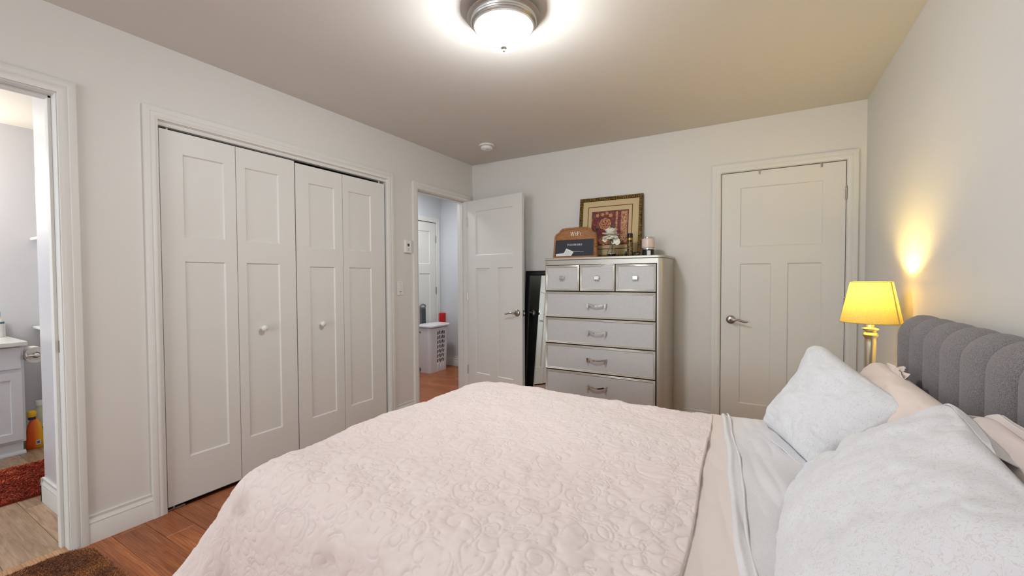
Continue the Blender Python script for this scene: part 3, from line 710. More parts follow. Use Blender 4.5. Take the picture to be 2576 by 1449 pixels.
obj('stem', lathe(NB(), [(.075, .600), (.075, .612), (.055, .622), (.030, .640), (.018, .67), (.019, .70), (.022, .80), (.024, .90), (.0225, .918), (.0245, .924), (.030, .930), (.032, .938), (.028, .946), (.022, .952), (.024, .958), (.033, .963), (.034, .968), (.018, .974), (.016, .985), (.016, 1.02)], (NX, NY, 0), 'z', 36), M_brass, lp, smooth='auto')
sh_ = obj('lamp_shade', lathe(NB(), [(.122, 1.000), (.083, 1.200)], (NX, NY, 0), 'z', 64, cap=False), M_shade, lp, smooth=True, label='glowing yellow linen shade')
for r_, z_ in ((.122, 1.000), (.083, 1.200)):
    bm = NB(); tube(bm, [(NX+r_*math.cos(2*pi*i/48), NY+r_*math.sin(2*pi*i/48), z_) for i in range(49)], .0022, 6)
    obj('shade_rim', bm, M_shade, sh_, smooth=True)
a_s = math.radians(-42); bm = NB()
for k in (0,):
    p = [Vector((NX+(rr+.0015)*math.cos(a_s), NY+(rr+.0015)*math.sin(a_s), zz)) for rr, zz in ((.122, 1.0), (.083, 1.2))]
    tube(bm, p, .003, 6)
obj('shade_seam', bm, M_shade, sh_)
M_bulb = mat('bulb', (1, .9, .6, 1), .4); BS(M_bulb).inputs['Emission Color'].default_value = (1, .78, .38, 1); BS(M_bulb).inputs['Emission Strength'].default_value = 4
obj('bulb', lathe(NB(), [(.012, 1.02), (.013, 1.04), (.024, 1.065), (.029, 1.085), (.026, 1.105), (.014, 1.118), (.001, 1.121)], (NX, NY, 0), 'z', 20), M_bulb, lp, smooth=True)
light('table_lamp_bulb', 'POINT', (NX, NY, 1.148), 6.5, (1.0, .76, .24), shadow_soft_size=.022)

# ------------------------------------------------------------------ dresser
M_silver = mat('champagne_silver', srgb(190, 186, 177), .36, .45)
M_silver2 = mat('champagne_edge', srgb(202, 197, 186), .34, .45)
M_face = mat('shimmer_drawer_face', srgb(205, 205, 205), .5, .1)
v = coords(M_face, 'Object'); a_ = noise(M_face, v, 420, 3, .7); basecol(M_face, ramp(M_face, a_, [(.35, srgb(184, 184, 185)), (.65, srgb(212, 211, 208))])); bump(M_face, a_, .25, .0008)
DX0, DX1, DY0, DY1, DZ = 1.068, 2.068, -.447, -.022, 1.392
dr = thing('dresser', 'tall champagne-silver chest of drawers against the wall', 'dresser', ((DX0+DX1)/2, -.23, 0))
def rrect(x0, x1, y0, y1, r, front_only=True, n=8):
    pts = [(x1, y1), (x0, y1)]
    pts += [(x0+r-r*math.cos(a), y0+r-r*math.sin(a)) for a in np.linspace(0, pi/2, n)]
    pts += [(x1-r+r*math.sin(a), y0+r-r*math.cos(a)) for a in np.linspace(0, pi/2, n)]
    return pts
FZ = lambda a, y, b: Vector((a, b, y))
obj('body', prism(NB(), rrect(DX0, DX1, DY0, DY1, .048), .03, 1.372, FZ), M_silver, dr, smooth='auto')
obj('top', prism(NB(), rrect(DX0-.004, DX1+.004, DY0-.004, DY1, .05), 1.374, DZ+.003, FZ), M_silver, dr, smooth='auto', bevel=.005, segs=3)
obj('plinth', prism(NB(), rrect(DX0+.01, DX1-.01, DY0+.01, DY1, .045), 0, .03, FZ), M_silver2, dr, smooth='auto')
def drawer(x0, x1, z0, z1, kind):
    y = DY0-.002
    d = obj('drawer', B(x0, x1, y-.012, y+.006, z0, z1), M_face, dr)
    pr = [(0, 0), (0, -.019), (.004, -.021), (.008, -.019), (.009, -.016), (.013, -.018), (.016, -.0165), (.017, -.012), (.017, 0)]
    cs = [((x0, z0), (1, 1)), ((x1, z0), (-1, 1)), ((x1, z1), (-1, -1)), ((x0, z1), (1, -1))]; cs.append(cs[0])
    bm = NB(); sweep(bm, pr, [lambda p, q, c=c, s=s: Vector((c[0]+s[0]*p, y+q, c[1]+s[1]*p)) for c, s in cs], closed=True); bmesh.ops.remove_doubles(bm, verts=bm.verts, dist=1e-6)
    obj('moulding', bm, M_silver2, d, smooth='auto')
    xc, zc = (x0+x1)/2, (z0+z1)/2
    if kind == 'knob':
        h = obj('handle', B(xc-.021, xc+.021, y-.034, y-.026, zc-.016, zc+.016), M_chrome, d, bevel=.004, label='square chrome pull')
        obj('handle_face', B(xc-.012, xc+.012, y-.037, y-.0335, zc-.007, zc+.007), M_chrome, h, bevel=.002)
        obj('handle_post', lathe(NB(), [(.009, -.010), (.007, -.02), (.009, -.028)], (xc, y, zc), 'y', 14), M_chrome, h)
    else:
        bm = NB(); n = 14
        for k in range(n):
            t0, t1 = k/n*2-1, (k+1)/n*2-1; zz = lambda t: zc+.012*(t*t)-.004; yy = lambda t: y-.036-.010*(1-t*t)
            p = []
            for t in (t0, t1):
                for dz in (-.006, .006):
                    for dy in (0, .006): p.append(Vector((xc+t*.070, yy(t)+dy, zz(t)+dz)))
            vs = [bm.verts.new(q) for q in p]
            for f in ((0, 1, 3, 2), (4, 6, 7, 5), (0, 2, 6, 4), (1, 5, 7, 3), (0, 4, 5, 1), (2, 3, 7, 6)): bm.faces.new([vs[i] for i in f])
        bmesh.ops.remove_doubles(bm, verts=bm.verts, dist=1e-5)
        h = obj('handle', bm, M_chrome, d, label='bowed chrome handle')
        for s_ in (-1, 1): obj('handle_post', prism(NB(), [(xc+s_*.066, zc-.024), (xc+s_*.078, zc-.024), (xc+s_*.083, zc+.016), (xc+s_*.064, zc+.014)], y-.040, y-.010), M_chrome, h, bevel=.0015)
for a, b in ((1.100, 1.403), (1.411, 1.700), (1.708, 2.014)): drawer(a, b, 1.117, 1.328, 'knob')
for a, b in ((.895, 1.107), (.673, .886), (.450, .664), (.228, .441)): drawer(1.096, 2.012, a, b, 'bar')
obj('shadow_gap', B(1.092, 2.018, DY0-.0035, DY0+.001, .222, 1.334), mat('drawer_gap_shade', srgb(60, 58, 54), .8), dr)  # dark sheet behind the drawers, painting the shade in their gaps
obj('base_rail', B(1.096, 2.012, DY0-.006, DY0, .05, .215), M_silver, dr, bevel=.003)

# ------------------------------------------------------------------ leaning mirror
mi = thing('mirror', 'tall black-framed mirror leaning on the wall between door and dresser', 'mirror', (.88, -.10, 0))
tilt = math.atan2(.11, 1.29); MM = Matrix.Translation((0, -.140, 0)) @ Matrix.Rotation(-tilt, 4, 'X')
mx0, mx1, mh = .672, 1.040, 1.298; fwid = .046
bm = NB(); cs = [((mx0, 0), (1, 1)), ((mx1, 0), (-1, 1)), ((mx1, mh), (-1, -1)), ((mx0, mh), (1, -1))]; cs.append(cs[0])
sweep(bm, [(0, .022), (0, -.004), (.006, -.008), (fwid-.008, -.006), (fwid, .002), (fwid, .022)], [lambda p, q, c=c, s=s: MM @ Vector((c[0]+s[0]*p, q, c[1]+s[1]*p)) for c, s in cs], closed=True); bmesh.ops.remove_doubles(bm, verts=bm.verts, dist=1e-6)
obj('mirror_frame', bm, mat('matt_black', srgb(10, 10, 12), .55), mi, smooth='auto')
obj('mirror_glass', place(B(mx0+fwid-.004, mx1-fwid+.004, .006, .012, fwid-.004, mh-fwid+.004), MM), mat('mirror_silver', srgb(226, 232, 230), .015, 1), mi)
obj('backing', place(B(mx0+.004, mx1-.004, .013, .021, .004, mh-.004), MM), M_dkgrey, mi)

# ------------------------------------------------------------------ things on the dresser
TZ = DZ+.0032
# framed picture
pc = thing('framed_picture', 'framed burgundy rose print leaning on the wall above the dresser', 'picture', (1.53, -.08, TZ))
PMt = Matrix.Translation((1.2465, -.105, TZ)) @ Matrix.Rotation(-math.radians(8.0), 4, 'X')
pw, ph = .571, .558
M_gold = mat('antique_gold', srgb(112, 88, 44), .4, .7); v = coords(M_gold); basecol(M_gold, ramp(M_gold, noise(M_gold, v, 60, 3), [(.35, srgb(48, 38, 20)), (.65, srgb(122, 94, 46))]))
M_gold2 = mat('gold_bead', srgb(176, 140, 66), .35, .8)
M_matb = mat('cream_mat_board', srgb(206, 187, 142), .8); M_burg = mat('burgundy_line', srgb(124, 40, 48), .8)
fr_ = lambda pr, m, nm, sm='auto': None
def rect_frame(name, x0, x1, z0, z1, prof, m, parent, Mx):
    cs = [((x0, z0), (1, 1)), ((x1, z0), (-1, 1)), ((x1, z1), (-1, -1)), ((x0, z1), (1, -1))]; cs.append(cs[0]); bm = NB()
    sweep(bm, prof, [lambda p, q, c=c, s=s: Mx @ Vector((c[0]+s[0]*p, q, c[1]+s[1]*p)) for c, s in cs], closed=True); bmesh.ops.remove_doubles(bm, verts=bm.verts, dist=1e-6)
    return obj(name, bm, m, parent, smooth='auto')
rect_frame('picture_frame', 0, pw, 0, ph, [(0, .012), (0, -.006), (.005, -.012), (.016, -.010), (.020, -.003), (.026, -.004), (.032, .001), (.032, .012)], M_gold, pc, PMt)
bm = NB()
def bead(x, z, hor):
    n = 6
    for i in range(1):
        m4 = PMt @ Matrix.Translation((x, -.006, z)) @ Matrix.Diagonal((1.25 if not hor else .75, .9, .75 if not hor else 1.25, 1))
        bmesh.ops.create_icosphere(bm, subdivisions=1, radius=.0075, matrix=m4)
nb = 34
for i in range(nb):
    t = .024+(pw-.048)*i/(nb-1); bead(t, .022, True); bead(t, ph-.022, True)
    t = .024+(ph-.048)*i/(nb-1); bead(.022, t, False); bead(pw-.022, t, False)
obj('beading', bm, M_gold2, pc, smooth=True, kind='stuff')
obj('mat_board', place(B(.028, pw-.028, .002, .006, .028, ph-.028), PMt), M_matb, pc)
rect_frame('mat_line', .080, pw-.085, .082, ph-.082, [(0, .0025), (0, .0008), (.006, .0008), (.006, .0025)], M_burg, pc, PMt)
M_print_b = mat('burgundy_tapestry', srgb(116, 42, 50), .7)
v = coords(M_print_b); nz = noise(M_print_b, v, 26, 4, .6, 1.5); c = ramp(M_print_b, nz, [(.46, srgb(112, 38, 50)), (.60, srgb(132, 62, 54)), (.72, srgb(170, 122, 80))])
basecol(M_print_b, c)
ax0, ax1, az0, az1 = .118, pw-.118, .118, ph-.128
art = obj('art_print', place(B(ax0, ax1, .0008, .003, az0, az1), PMt), M_print_b, pc)
M_sand = mat('print_sand', srgb(196, 150, 100), .7); M_rust = mat('print_rust', srgb(158, 84, 62), .7); M_leaf = mat('print_leaf', srgb(92, 88, 66), .7); M_band = mat('print_band', srgb(196, 160, 122), .7)
v = coords(M_band); basecol(M_band, ramp(M_band, noise(M_band, v, 55, 3, .6, 2), [(.42, srgb(130, 60, 60)), (.5, srgb(196, 150, 108)), (.7, srgb(214, 180, 136))]))
def artp(name, poly, m, lay): obj(name, prism(NB(), poly, .0008-.0002*lay, .0010, lambda a, y, b: PMt @ Vector((a, y, b))), m, art)
aw = ax1-ax0; ah = az1-az0
R_ = lambda u0, u1, w0, w1: [(ax0+u0*aw, az0+w0*ah), (ax0+u1*aw, az0+w0*ah), (ax0+u1*aw, az0+w1*ah), (ax0+u0*aw, az0+w1*ah)]
artp('print_stripe', R_(.80, .97, .06, .96), M_band, 1); artp('print_stripe', R_(.655, .71, .2, .97), M_band, 1)
artp('print_stripe', R_(.04, .62, .03, .22), M_rust, 1)
def petal2(cx, cz, a, l, w_, n=9):
    ca_, sa_ = math.cos(a), math.sin(a); pts = []
    for i in range(n*2):
        t = 2*pi*i/(n*2); p_, q_ = l*(.5+.5*math.cos(t)), w_*math.sin(t)*(.6+.4*(.5+.5*math.cos(t)))
        pts.append((ax0+(cx*aw)+ca_*p_-sa_*q_, az0+(cz*ah)+sa_*p_+ca_*q_))
    return pts
for (cx, cz, R0) in ((.38, .62, .055), (.36, .14, .042)):
    for ring, (k, l, mm) in enumerate(((8, R0, M_sand), (7, R0*.84, M_rust), (6, R0*.66, M_sand), (5, R0*.5, M_burg), (4, R0*.34, M_sand), (3, R0*.2, M_rust))):
        for i in range(k): artp('rose_petal', petal2(cx, cz, 2*pi*i/k+ring*.5, l, l*.42), mm, 2+ring)
for cx, cz, a, l in ((.22, .5, 3.6, .05), (.2, .55, 4.2, .045), (.55, .55, .2, .045), (.56, .48, -.6, .05), (.5, .82, 1.0, .04), (.28, .84, 2.0, .04), (.12, .82, 2.6, .035), (.3, .3, 4.0, .05), (.5, .3, 5.2, .05)): artp('leaf', petal2(cx, cz, a, l, l*.3), M_leaf, 2)
for cx, cz, l in ((.52, .86, .02), (.16, .88, .018), (.42, .93, .016), (.3, .9, .018)):
    for i in range(5): artp('small_petal', petal2(cx, cz, 2*pi*i/5, l, l*.4), M_sand, 3)

# wifi sign
M_pine = mat('stained_pine', srgb(140, 88, 44), .5); v = coords(M_pine, 'Object', (6, 6, 40)); n_ = noise(M_pine, v, 4, 4, .6, 1); basecol(M_pine, ramp(M_pine, n_, [(.3, srgb(124, 78, 38)), (.55, srgb(164, 110, 60)), (.75, srgb(188, 134, 78))]))
M_pine2 = mat('stained_pine_dark', srgb(118, 70, 34), .5); M_chalk = mat('chalkboard', srgb(52, 55, 64), .75); M_ink = mat('white_lettering', srgb(238, 236, 230), .7)
sg = thing('wifi_sign', 'arched wooden sign reading WiFi Password with a chalkboard', 'sign', (1.30, -.30, TZ))
SY = -.300
def sgp(px, py):  # outline measured on the sign's plane, metres
    return px, py
half = [(.0, .268), (.085, .267), (.118, .263), (.142, .250), (.154, .233), (.162, .226), (.178, .219), (.190, .204), (.1965, .186)]
outl = [(1.297+a, TZ+b) for a, b in half]+[(1.297+.2065, TZ), (1.297-.2065, TZ)]+[(1.297-a, TZ+b) for a, b in half[::-1]][:-1]
SMX = Matrix.Translation((0, SY, TZ)) @ Matrix.Rotation(-math.radians(4), 4, 'X') @ Matrix.Translation((0, -SY, -TZ))
fS = lambda a, y, b: SMX @ Vector((a, y, b))
obj('board', prism(NB(), outl, SY-.004, SY+.016, fS), M_pine, sg, bevel=.002)
# raised rim following the outline
def inset(poly, d):
    n = len(poly); o = []
    for i in range(n):
        p0, p1, p2 = (Vector(poly[(i+k) % n]) for k in (-1, 0, 1)); e1 = (p1-p0).normalized(); e2 = (p2-p1).normalized()
        n1 = Vector((e1.y, -e1.x)); n2 = Vector((e2.y, -e2.x)); b = (n1+n2).normalized(); o.append(tuple(p1+b*d/max(.4, b.dot(n1))))
    return o
i1 = inset(outl, .006); i2 = inset(outl, .017)
bm = NB(); R3 = [[bm.verts.new(fS(a, y, b)) for a, b in pl] for pl, y in ((outl, SY-.004), (i1, SY-.013), (i2, SY-.010), (i2, SY-.004))]; n = len(outl)
for a, b in zip(R3, R3[1:]+R3[:1]):
    for i in range(n): bm.faces.new((a[i], a[(i+1) % n], b[(i+1) % n], b[i]))
obj('rim', bm, M_pine, sg)
cbx0, cbx1, cbz0, cbz1 = 1.297-.178, 1.297+.170, TZ+.018, TZ+.157
rect_frame('chalkboard_frame', cbx0-.006, cbx1+.006, cbz0-.006, cbz1+.006, [(0, SY-.004), (0, SY-.010), (.006, SY-.010), (.006, SY-.004)], M_pine2, sg, SMX)
cb = obj('chalkboard', B(cbx0, cbx1, SY-.0055, SY-.004, cbz0, cbz1, T=SMX), M_chalk, sg, label='dark slate chalkboard panel')
obj('knot', prism(NB(), [(1.310+.006*math.cos(t), TZ+.170+.004*math.sin(t)) for t in np.linspace(0, 2*pi, 10)[:-1]], SY-.0045, SY-.004, fS), M_pine2, sg)
# serif lettering as strokes on a 1-high cap grid: (x0,y0,x1,y1,width)
GL = {
 'W': (1.25, [(.10, 1, .36, 0, .15), (.36, 0, .62, .9, .07), (.60, 1, .88, 0, .15), (.88, 0, 1.14, 1, .07), (0, .975, .24, .975, .06), (.48, .975, .74, .975, .06), (1.02, .975, 1.25, .975, .06)]),
 'I': (.42, [(.21, 0, .21, 1, .16), (.03, .03, .39, .03, .06), (.03, .97, .39, .97, .06)]),
 'F': (.78, [(.2, 0, .2, 1, .16), (.03, .03, .38, .03, .06), (.03, .965, .70, .965, .07), (.69, 1, .69, .74, .06), (.2, .52, .52, .52, .07), (.52, .64, .52, .40, .06)]),
 'P': (.80, [(.2, 0, .2, 1, .16), (.03, .03, .40, .03, .06), (.03, .965, .48, .965, .07), (.46, .96, .63, .86, .10), (.63, .88, .66, .70, .14), (.66, .72, .60, .54, .13), (.62, .55, .46, .46, .10), (.2, .47, .48, .47, .07)]),
 'A': (.98, [(.14, 0, .46, 1, .07), (.46, 1, .82, 0, .16), (.26, .36, .68, .36, .06), (0, .03, .28, .03, .06), (.66, .03, .98, .03, .06)]),
 'S': (.68, [(.58, .98, .57, .72, .05), (.57, .82, .36, .96, .08), (.38, .965, .14, .86, .10), (.14, .88, .12, .68, .13), (.13, .68, .34, .52, .15), (.32, .54, .54, .38, .15), (.54, .40, .54, .16, .13), (.55, .18, .34, .035, .10), (.36, .035, .12, .16, .08), (.09, .30, .09, .02, .05)]),
 'O': (.96, [(.48+.36*math.cos(a), .5+.44*math.sin(a), .48+.36*math.cos(a+.54), .5+.44*math.sin(a+.54), .09+.08*abs(math.cos(a+.26))) for a in np.arange(0, 6.2, .5236)]),
 'R': (.90, [(.2, 0, .2, 1, .16), (.03, .03, .38, .03, .06), (.03, .965, .48, .965, .07), (.46, .96, .61, .88, .10), (.61, .90, .64, .72, .14), (.64, .74, .58, .57, .13), (.60, .58, .46, .51, .10), (.2, .51, .48, .51, .07), (.42, .52, .74, .03, .15), (.62, .03, .92, .03, .06)]),
 'D': (.94, [(.2, 0, .2, 1, .16), (.03, .035, .46, .035, .07), (.03, .965, .46, .965, .07), (.42, .965, .66, .86, .09), (.64, .88, .77, .66, .13), (.77, .69, .78, .34, .16), (.78, .36, .66, .13, .13), (.67, .14, .42, .035, .09)]),
}
def lettering(txt, xc, z0, h, parent, sizes=None, y=SY-.0062, gap=.16):
    sizes = sizes or [1]*len(txt); tot = sum((GL[c][0]+gap)*s for c, s in zip(txt, sizes))-gap; x = xc-tot*h/2
    for c, s in zip(txt, sizes):
        bm = NB()
        for k, (a0, b0, a1, b1, w_) in enumerate(GL[c][1]):
            d = Vector((a1-a0, b1-b0)); d.normalize(); nn = Vector((-d.y, d.x))*w_/2; hh = h*s
            poly = [(x+(a0+nn.x)*hh, z0+(b0+nn.y)*hh), (x+(a1+nn.x)*hh, z0+(b1+nn.y)*hh), (x+(a1-nn.x)*hh, z0+(b1-nn.y)*hh), (x+(a0-nn.x)*hh, z0+(b0-nn.y)*hh)]
            prism(bm, poly, y-.00002*k, y+.001, fS)
        obj('letter', bm, M_ink, parent)
        x += (GL[c][0]+gap)*s*h
lettering('WIFI', 1.303, TZ+.196, .033, sg, [1, .74, 1, .74], SY-.0052)
lettering('PASSWORD', 1.297, TZ+.108, .0165, cb, [1.05, 1, 1, 1, 1, 1, 1, 1])
obj('chalk_line', B(1.262, 1.380, SY-.0062, SY-.005, TZ+.0545, TZ+.0565, T=SMX), M_ink, cb)
M_paper = mat('paper', srgb(236, 234, 230), .8); M_pen = mat('pen_ink', srgb(150, 150, 160), .8)
for k, (poly, yy, lb) in enumerate((([(1.122, TZ+.0195), (1.122, TZ+.039), (1.198, TZ+.046), (1.205, TZ+.0195)], SY-.0075, 'small white card lying along the bottom of the chalkboard'),
                                    ([(1.186, TZ+.022), (1.221, TZ+.086), (1.290, TZ+.055), (1.268, TZ+.0195), (1.19, TZ+.0195)], SY-.0095, 'tilted handwritten note card tucked in front of the chalkboard'))):
    o = obj('note_card', prism(NB(), poly, yy, yy+.0008, fS), M_paper); tag(o, lb, 'card', 'cards on the wifi sign')
    if k == 1:
        for r_ in range(5):
            z_ = TZ+.030+.009*r_; x0_ = 1.205+.003*r_
            obj('handwriting', prism(NB(), [(x0_, z_), (x0_+.045, z_-.012), (x0_+.045, z_-.0105), (x0_, z_+.0015)], yy-.0004, yy, fS), M_pen, o)

# vase with white flower
VX, VY = 1.624, -.300
M_vglass = mat('clear_glass', (1, 1, 1, 1), .02, Transmission_Weight=1.0, IOR=1.45)
M_amber = mat('amber_liquid', srgb(190, 140, 40), .1, Transmission_Weight=.15, IOR=1.3)
va = thing('bud_vase', 'small clear glass vase holding a white silk flower', 'vase', (VX, VY, TZ))
vp = [(.024, .0), (.034, .006), (.0375, .026), (.035, .045), (.026, .064), (.015, .085), (.0115, .102), (.013, .112), (.016, .118)]
bm = NB(); lathe(bm, [(r, TZ+h) for r, h in vp]+[(r-.0022, TZ+h) for r, h in vp[::-1][:-1]]+[(.001, TZ+.005)], (VX, VY, 0), 'z', 28, cap=False); obj('glass', bm, M_vglass, va, smooth=True)
obj('water', lathe(NB(), [(.022, TZ+.004), (.031, TZ+.007), (.0345, TZ+.020), (.0345, TZ+.024), (.001, TZ+.0241)], (VX, VY, 0), 'z', 24), M_amber, va, smooth='auto')
fw = thing('silk_flower', 'white silk peony standing in the glass vase', 'flower', (VX, VY, TZ+.01))
M_petal = mat('cream_petal', srgb(246, 242, 226), .7, Subsurface_Weight=.0); M_stem = mat('green_stem', srgb(74, 96, 44), .6)
obj('stem', tube(NB(), [(VX, VY, TZ+.012), (VX+.004, VY, TZ+.07), (VX+.001, VY-.004, TZ+.12), (VX-.002, VY-.004, TZ+.19)], .0025, 8), M_stem, fw, smooth=True)
def petal(c, d, up, l, w_, curl, m, parent, name='petal'):
    c = Vector(c); d = Vector(d).normalized(); s = d.cross(Vector(up)).normalized(); u = s.cross(d).normalized(); n1, n2 = 9, 7; P = np.zeros((n1, n2, 3))
    for i in range(n1):
        t = i/(n1-1); ww = w_*math.sin(min(1, .12+t*1.0)*pi*.62)**.8*(1 if t < .85 else 1-.5*((t-.85)/.15)**2)
        for j in range(n2):
            q_ = (j/(n2-1)*2-1); p = c+d*(l*t)+s*(ww*q_)+u*(curl*l*t*t+.18*w_*q_*q_+.004*math.sin(q_*7+t*5)); P[i, j] = p
    o = grid_mesh(name, P, m, parent); sd = o.modifiers.new('t', 'SOLIDIFY'); sd.thickness = .0012
rr = random.Random(4); fc = Vector((VX-.002, VY-.01, TZ+.188))
for ring, (k, l, el, cu) in enumerate(((8, .072, -.25, -.15), (8, .068, .15, .0), (7, .062, .55, .15), (6, .052, .9, .35), (4, .038, 1.2, .5))):
    for i in range(k):
        a = 2*pi*(i+.5*ring)/k+rr.uniform(-.2, .2); e = el+rr.uniform(-.15, .15)
        petal(fc+Vector((0, 0, -.012+.006*ring)), (math.cos(a)*math.cos(e), math.sin(a)*math.cos(e), math.sin(e)), (0, 0, 1) if e < 1 else (1, 0, 0), l*rr.uniform(.9, 1.1), .030-.003*ring, cu, M_petal, fw)
for a, l in ((-.5, .085), (-.1, .07), (-1.3, .06)): petal(fc+Vector((.02, -.005, -.03)), (math.cos(a)*.8, -.25, -.75+.25*(a+.5)), (0, -1, .3), l, .022, .1, M_petal, fw)
petal(fc+Vector((.0, -.012, -.03)), (.35, -.2, -.9), (0, -1, 0), .055, .012, .05, M_stem, fw, 'leaf'); petal(fc+Vector((-.03, -.008, -.02)), (-.5, -.2, -.8), (0, -1, 0), .05, .02, .1, M_petal, fw)
# aerosol can
M_goldprint = mat('black_gold_label', srgb(30, 26, 18), .3); v = coords(M_goldprint); basecol(M_goldprint, ramp(M_goldprint, noise(M_goldprint, v, 95, 2, .5, 1), [(.5, srgb(22, 20, 16)), (.56, srgb(168, 132, 48)), (.64, srgb(120, 92, 30))]))
ca_ = thing('spray_can', 'black and gold aerosol can standing before the picture', 'can', (1.764, -.25, TZ))
obj('can_body', lathe(NB(), [(.0235, 0), (.0245, .003), (.0245, .135), (.0225, .140)], (1.764, -.25, TZ), 'z', 28), M_goldprint, ca_, smooth='auto')
obj('cap', lathe(NB(), [(.0228, .152), (.0232, .154), (.0225, .186), (.019, .192), (.001, .193)], (1.764, -.25, TZ), 'z', 28), M_black, ca_, smooth='auto')
obj('gold_band', lathe(NB(), [(.0245, .138), (.0247, .140), (.0247, .153), (.0235, .155)], (1.764, -.25, TZ), 'z', 28), M_gold2, ca_, smooth='auto')
# small dark bottle and glass votive
bo = thing('small_bottle', 'tiny dark bottle left of the aerosol can', 'bottle', (1.727, -.235, TZ))
obj('bottle_body', lathe(NB(), [(.010, 0), (.0115, .002), (.0115, .030), (.006, .034)], (1.727, -.235, TZ), 'z', 18), M_black, bo, smooth='auto')
obj('cap', lathe(NB(), [(.007, .033), (.007, .046), (.005, .048)], (1.727, -.235, TZ), 'z', 16), M_grey, bo, smooth='auto')
vo = thing('glass_votive', 'low clear glass candle holder beside the stacked candles', 'candle holder', (1.822, -.25, TZ))
bm = NB(); op = [(.020, 0), (.027, .006), (.0305, .020), (.029, .036)]; lathe(bm, [(r, TZ+h) for r, h in op]+[(r-.003, TZ+h) for r, h in op[::-1][:-1]]+[(.001, TZ+.006)], (1.822, -.25, 0), 'z', 24, cap=False); obj('glass', bm, M_vglass, vo, smooth=True)
obj('wax', lathe(NB(), [(.018, TZ+.007), (.0225, TZ+.012), (.0235, TZ+.018), (.001, TZ+.0185)], (1.822, -.25, 0), 'z', 20), mat('green_wax', srgb(140, 156, 140), .6), vo, smooth='auto')
# stacked jar candles
CXc, CYc = 1.910, -.255
cb1 = thing('jar_candle', 'black glass jar candle with white label, under the pink one', 'candle', (CXc, CYc, TZ), 'stacked jar candles')
obj('jar', lathe(NB(), [(.044, 0), (.047, .003), (.047, .050), (.045, .053)], (CXc, CYc, TZ), 'z', 36), M_black, cb1, smooth='auto')
bm = NB(); aa = np.linspace(-1.50, -.95, 9); 
for a, b in zip(aa, aa[1:]):
    vs = [bm.verts.new((CXc+.0476*math.cos(t), CYc+.0476*math.sin(t), TZ+z)) for t, z in ((a, .004), (b, .004), (b, .044), (a, .044))]; bm.faces.new(vs)
bmesh.ops.remove_doubles(bm, verts=bm.verts, dist=1e-6); lb_ = obj('label_sticker', bm, M_paper, cb1)
for z in (.014, .020): obj('label_text', lathe(NB(), [(.0478, z), (.0478, z+.0015)], (CXc, CYc, TZ), 'z', 36, cap=False), M_paper, lb_) if False else None
obj('lid', lathe(NB(), [(.0465, .053), (.048, .054), (.048, .061), (.046, .063)], (CXc, CYc, TZ), 'z', 36), M_chrome, cb1, smooth='auto')
cb2 = thing('jar_candle', 'pale pink jar candle with silver rim, on top of the black one', 'candle', (CXc, CYc, TZ+.063), 'stacked jar candles')
obj('jar', lathe(NB(), [(.046, .064), (.0495, .067), (.0495, .138), (.048, .140)], (CXc, CYc, TZ), 'z', 36), mat('pink_jar', srgb(222, 202, 192), .3), cb2, smooth='auto')
obj('lid', lathe(NB(), [(.0495, .140), (.0505, .141), (.0505, .150), (.049, .152), (.047, .146), (.001, .146)], (CXc, CYc, TZ), 'z', 36), M_chrome, cb2, smooth='auto')
bm = NB()
for k in range(4):
    aa = np.linspace(-2.5+.03*k, -2.1-.05*(k % 2), 5)
    for a, b in zip(aa, aa[1:]): bm.faces.new([bm.verts.new((CXc+.0499*math.cos(t), CYc+.0499*math.sin(t), TZ+z)) for t, z in ((a, .086+.012*k), (b, .086+.012*k), (b, .0885+.012*k), (a, .0885+.012*k))])
obj('label_print', bm, M_ink, cb2)

# ------------------------------------------------------------------ hallway things
M_hamper = mat('hamper_plastic', srgb(226, 224, 226), .45)
ha = thing('laundry_hamper', 'tall white plastic laundry hamper with slotted side in the hallway', 'hamper', (-1.05, .55, 0))
# build side by side with equal-width columns on the slotted (+x) face
hx, hy, zt = .118, .195, .585; hc = (-1.058, .545); e_r = .035
def hring(z):
    s = .89+.11*z/zt; ax_, ay_ = hx*s, hy*s; pts = []
    ny_ = 21
    for i in range(ny_): pts.append((hc[0]+ax_, hc[1]+(-ay_+e_r)+(2*ay_-2*e_r)*(i+(.32 if i % 2 and 8 < i < 18 else 0))/(ny_-1)))
    def cor(cx_, cy_, a0):
        return [(cx_+e_r*math.cos(a0+k*pi/10), cy_+e_r*math.sin(a0+k*pi/10)) for k in range(1, 5)]
    pts += cor(hc[0]+ax_-e_r, hc[1]+ay_-e_r, 0)
    for i in range(9): pts.append((hc[0]+ax_-e_r-(2*ax_-2*e_r)*i/8, hc[1]+ay_))
    pts += cor(hc[0]-ax_+e_r, hc[1]+ay_-e_r, pi/2)
    for i in range(9): pts.append((hc[0]-ax_, hc[1]+ay_-e_r-(2*ay_-2*e_r)*i/8))
    pts += cor(hc[0]-ax_+e_r, hc[1]-ay_+e_r, pi)
    for i in range(9): pts.append((hc[0]-ax_+e_r+(2*ax_-2*e_r)*i/8, hc[1]-ay_))
    pts += cor(hc[0]+ax_-e_r, hc[1]-ay_+e_r, 1.5*pi)
    return pts
zr = sorted({0, .012, zt}|{round(.115+.061*k+d, 4) for k in range(7) for d in (0, .009, .043, .052)})
bm = NB(); V_ = [[bm.verts.new((x, y, z)) for x, y in hring(z)] for z in zr]; n = len(V_[0])
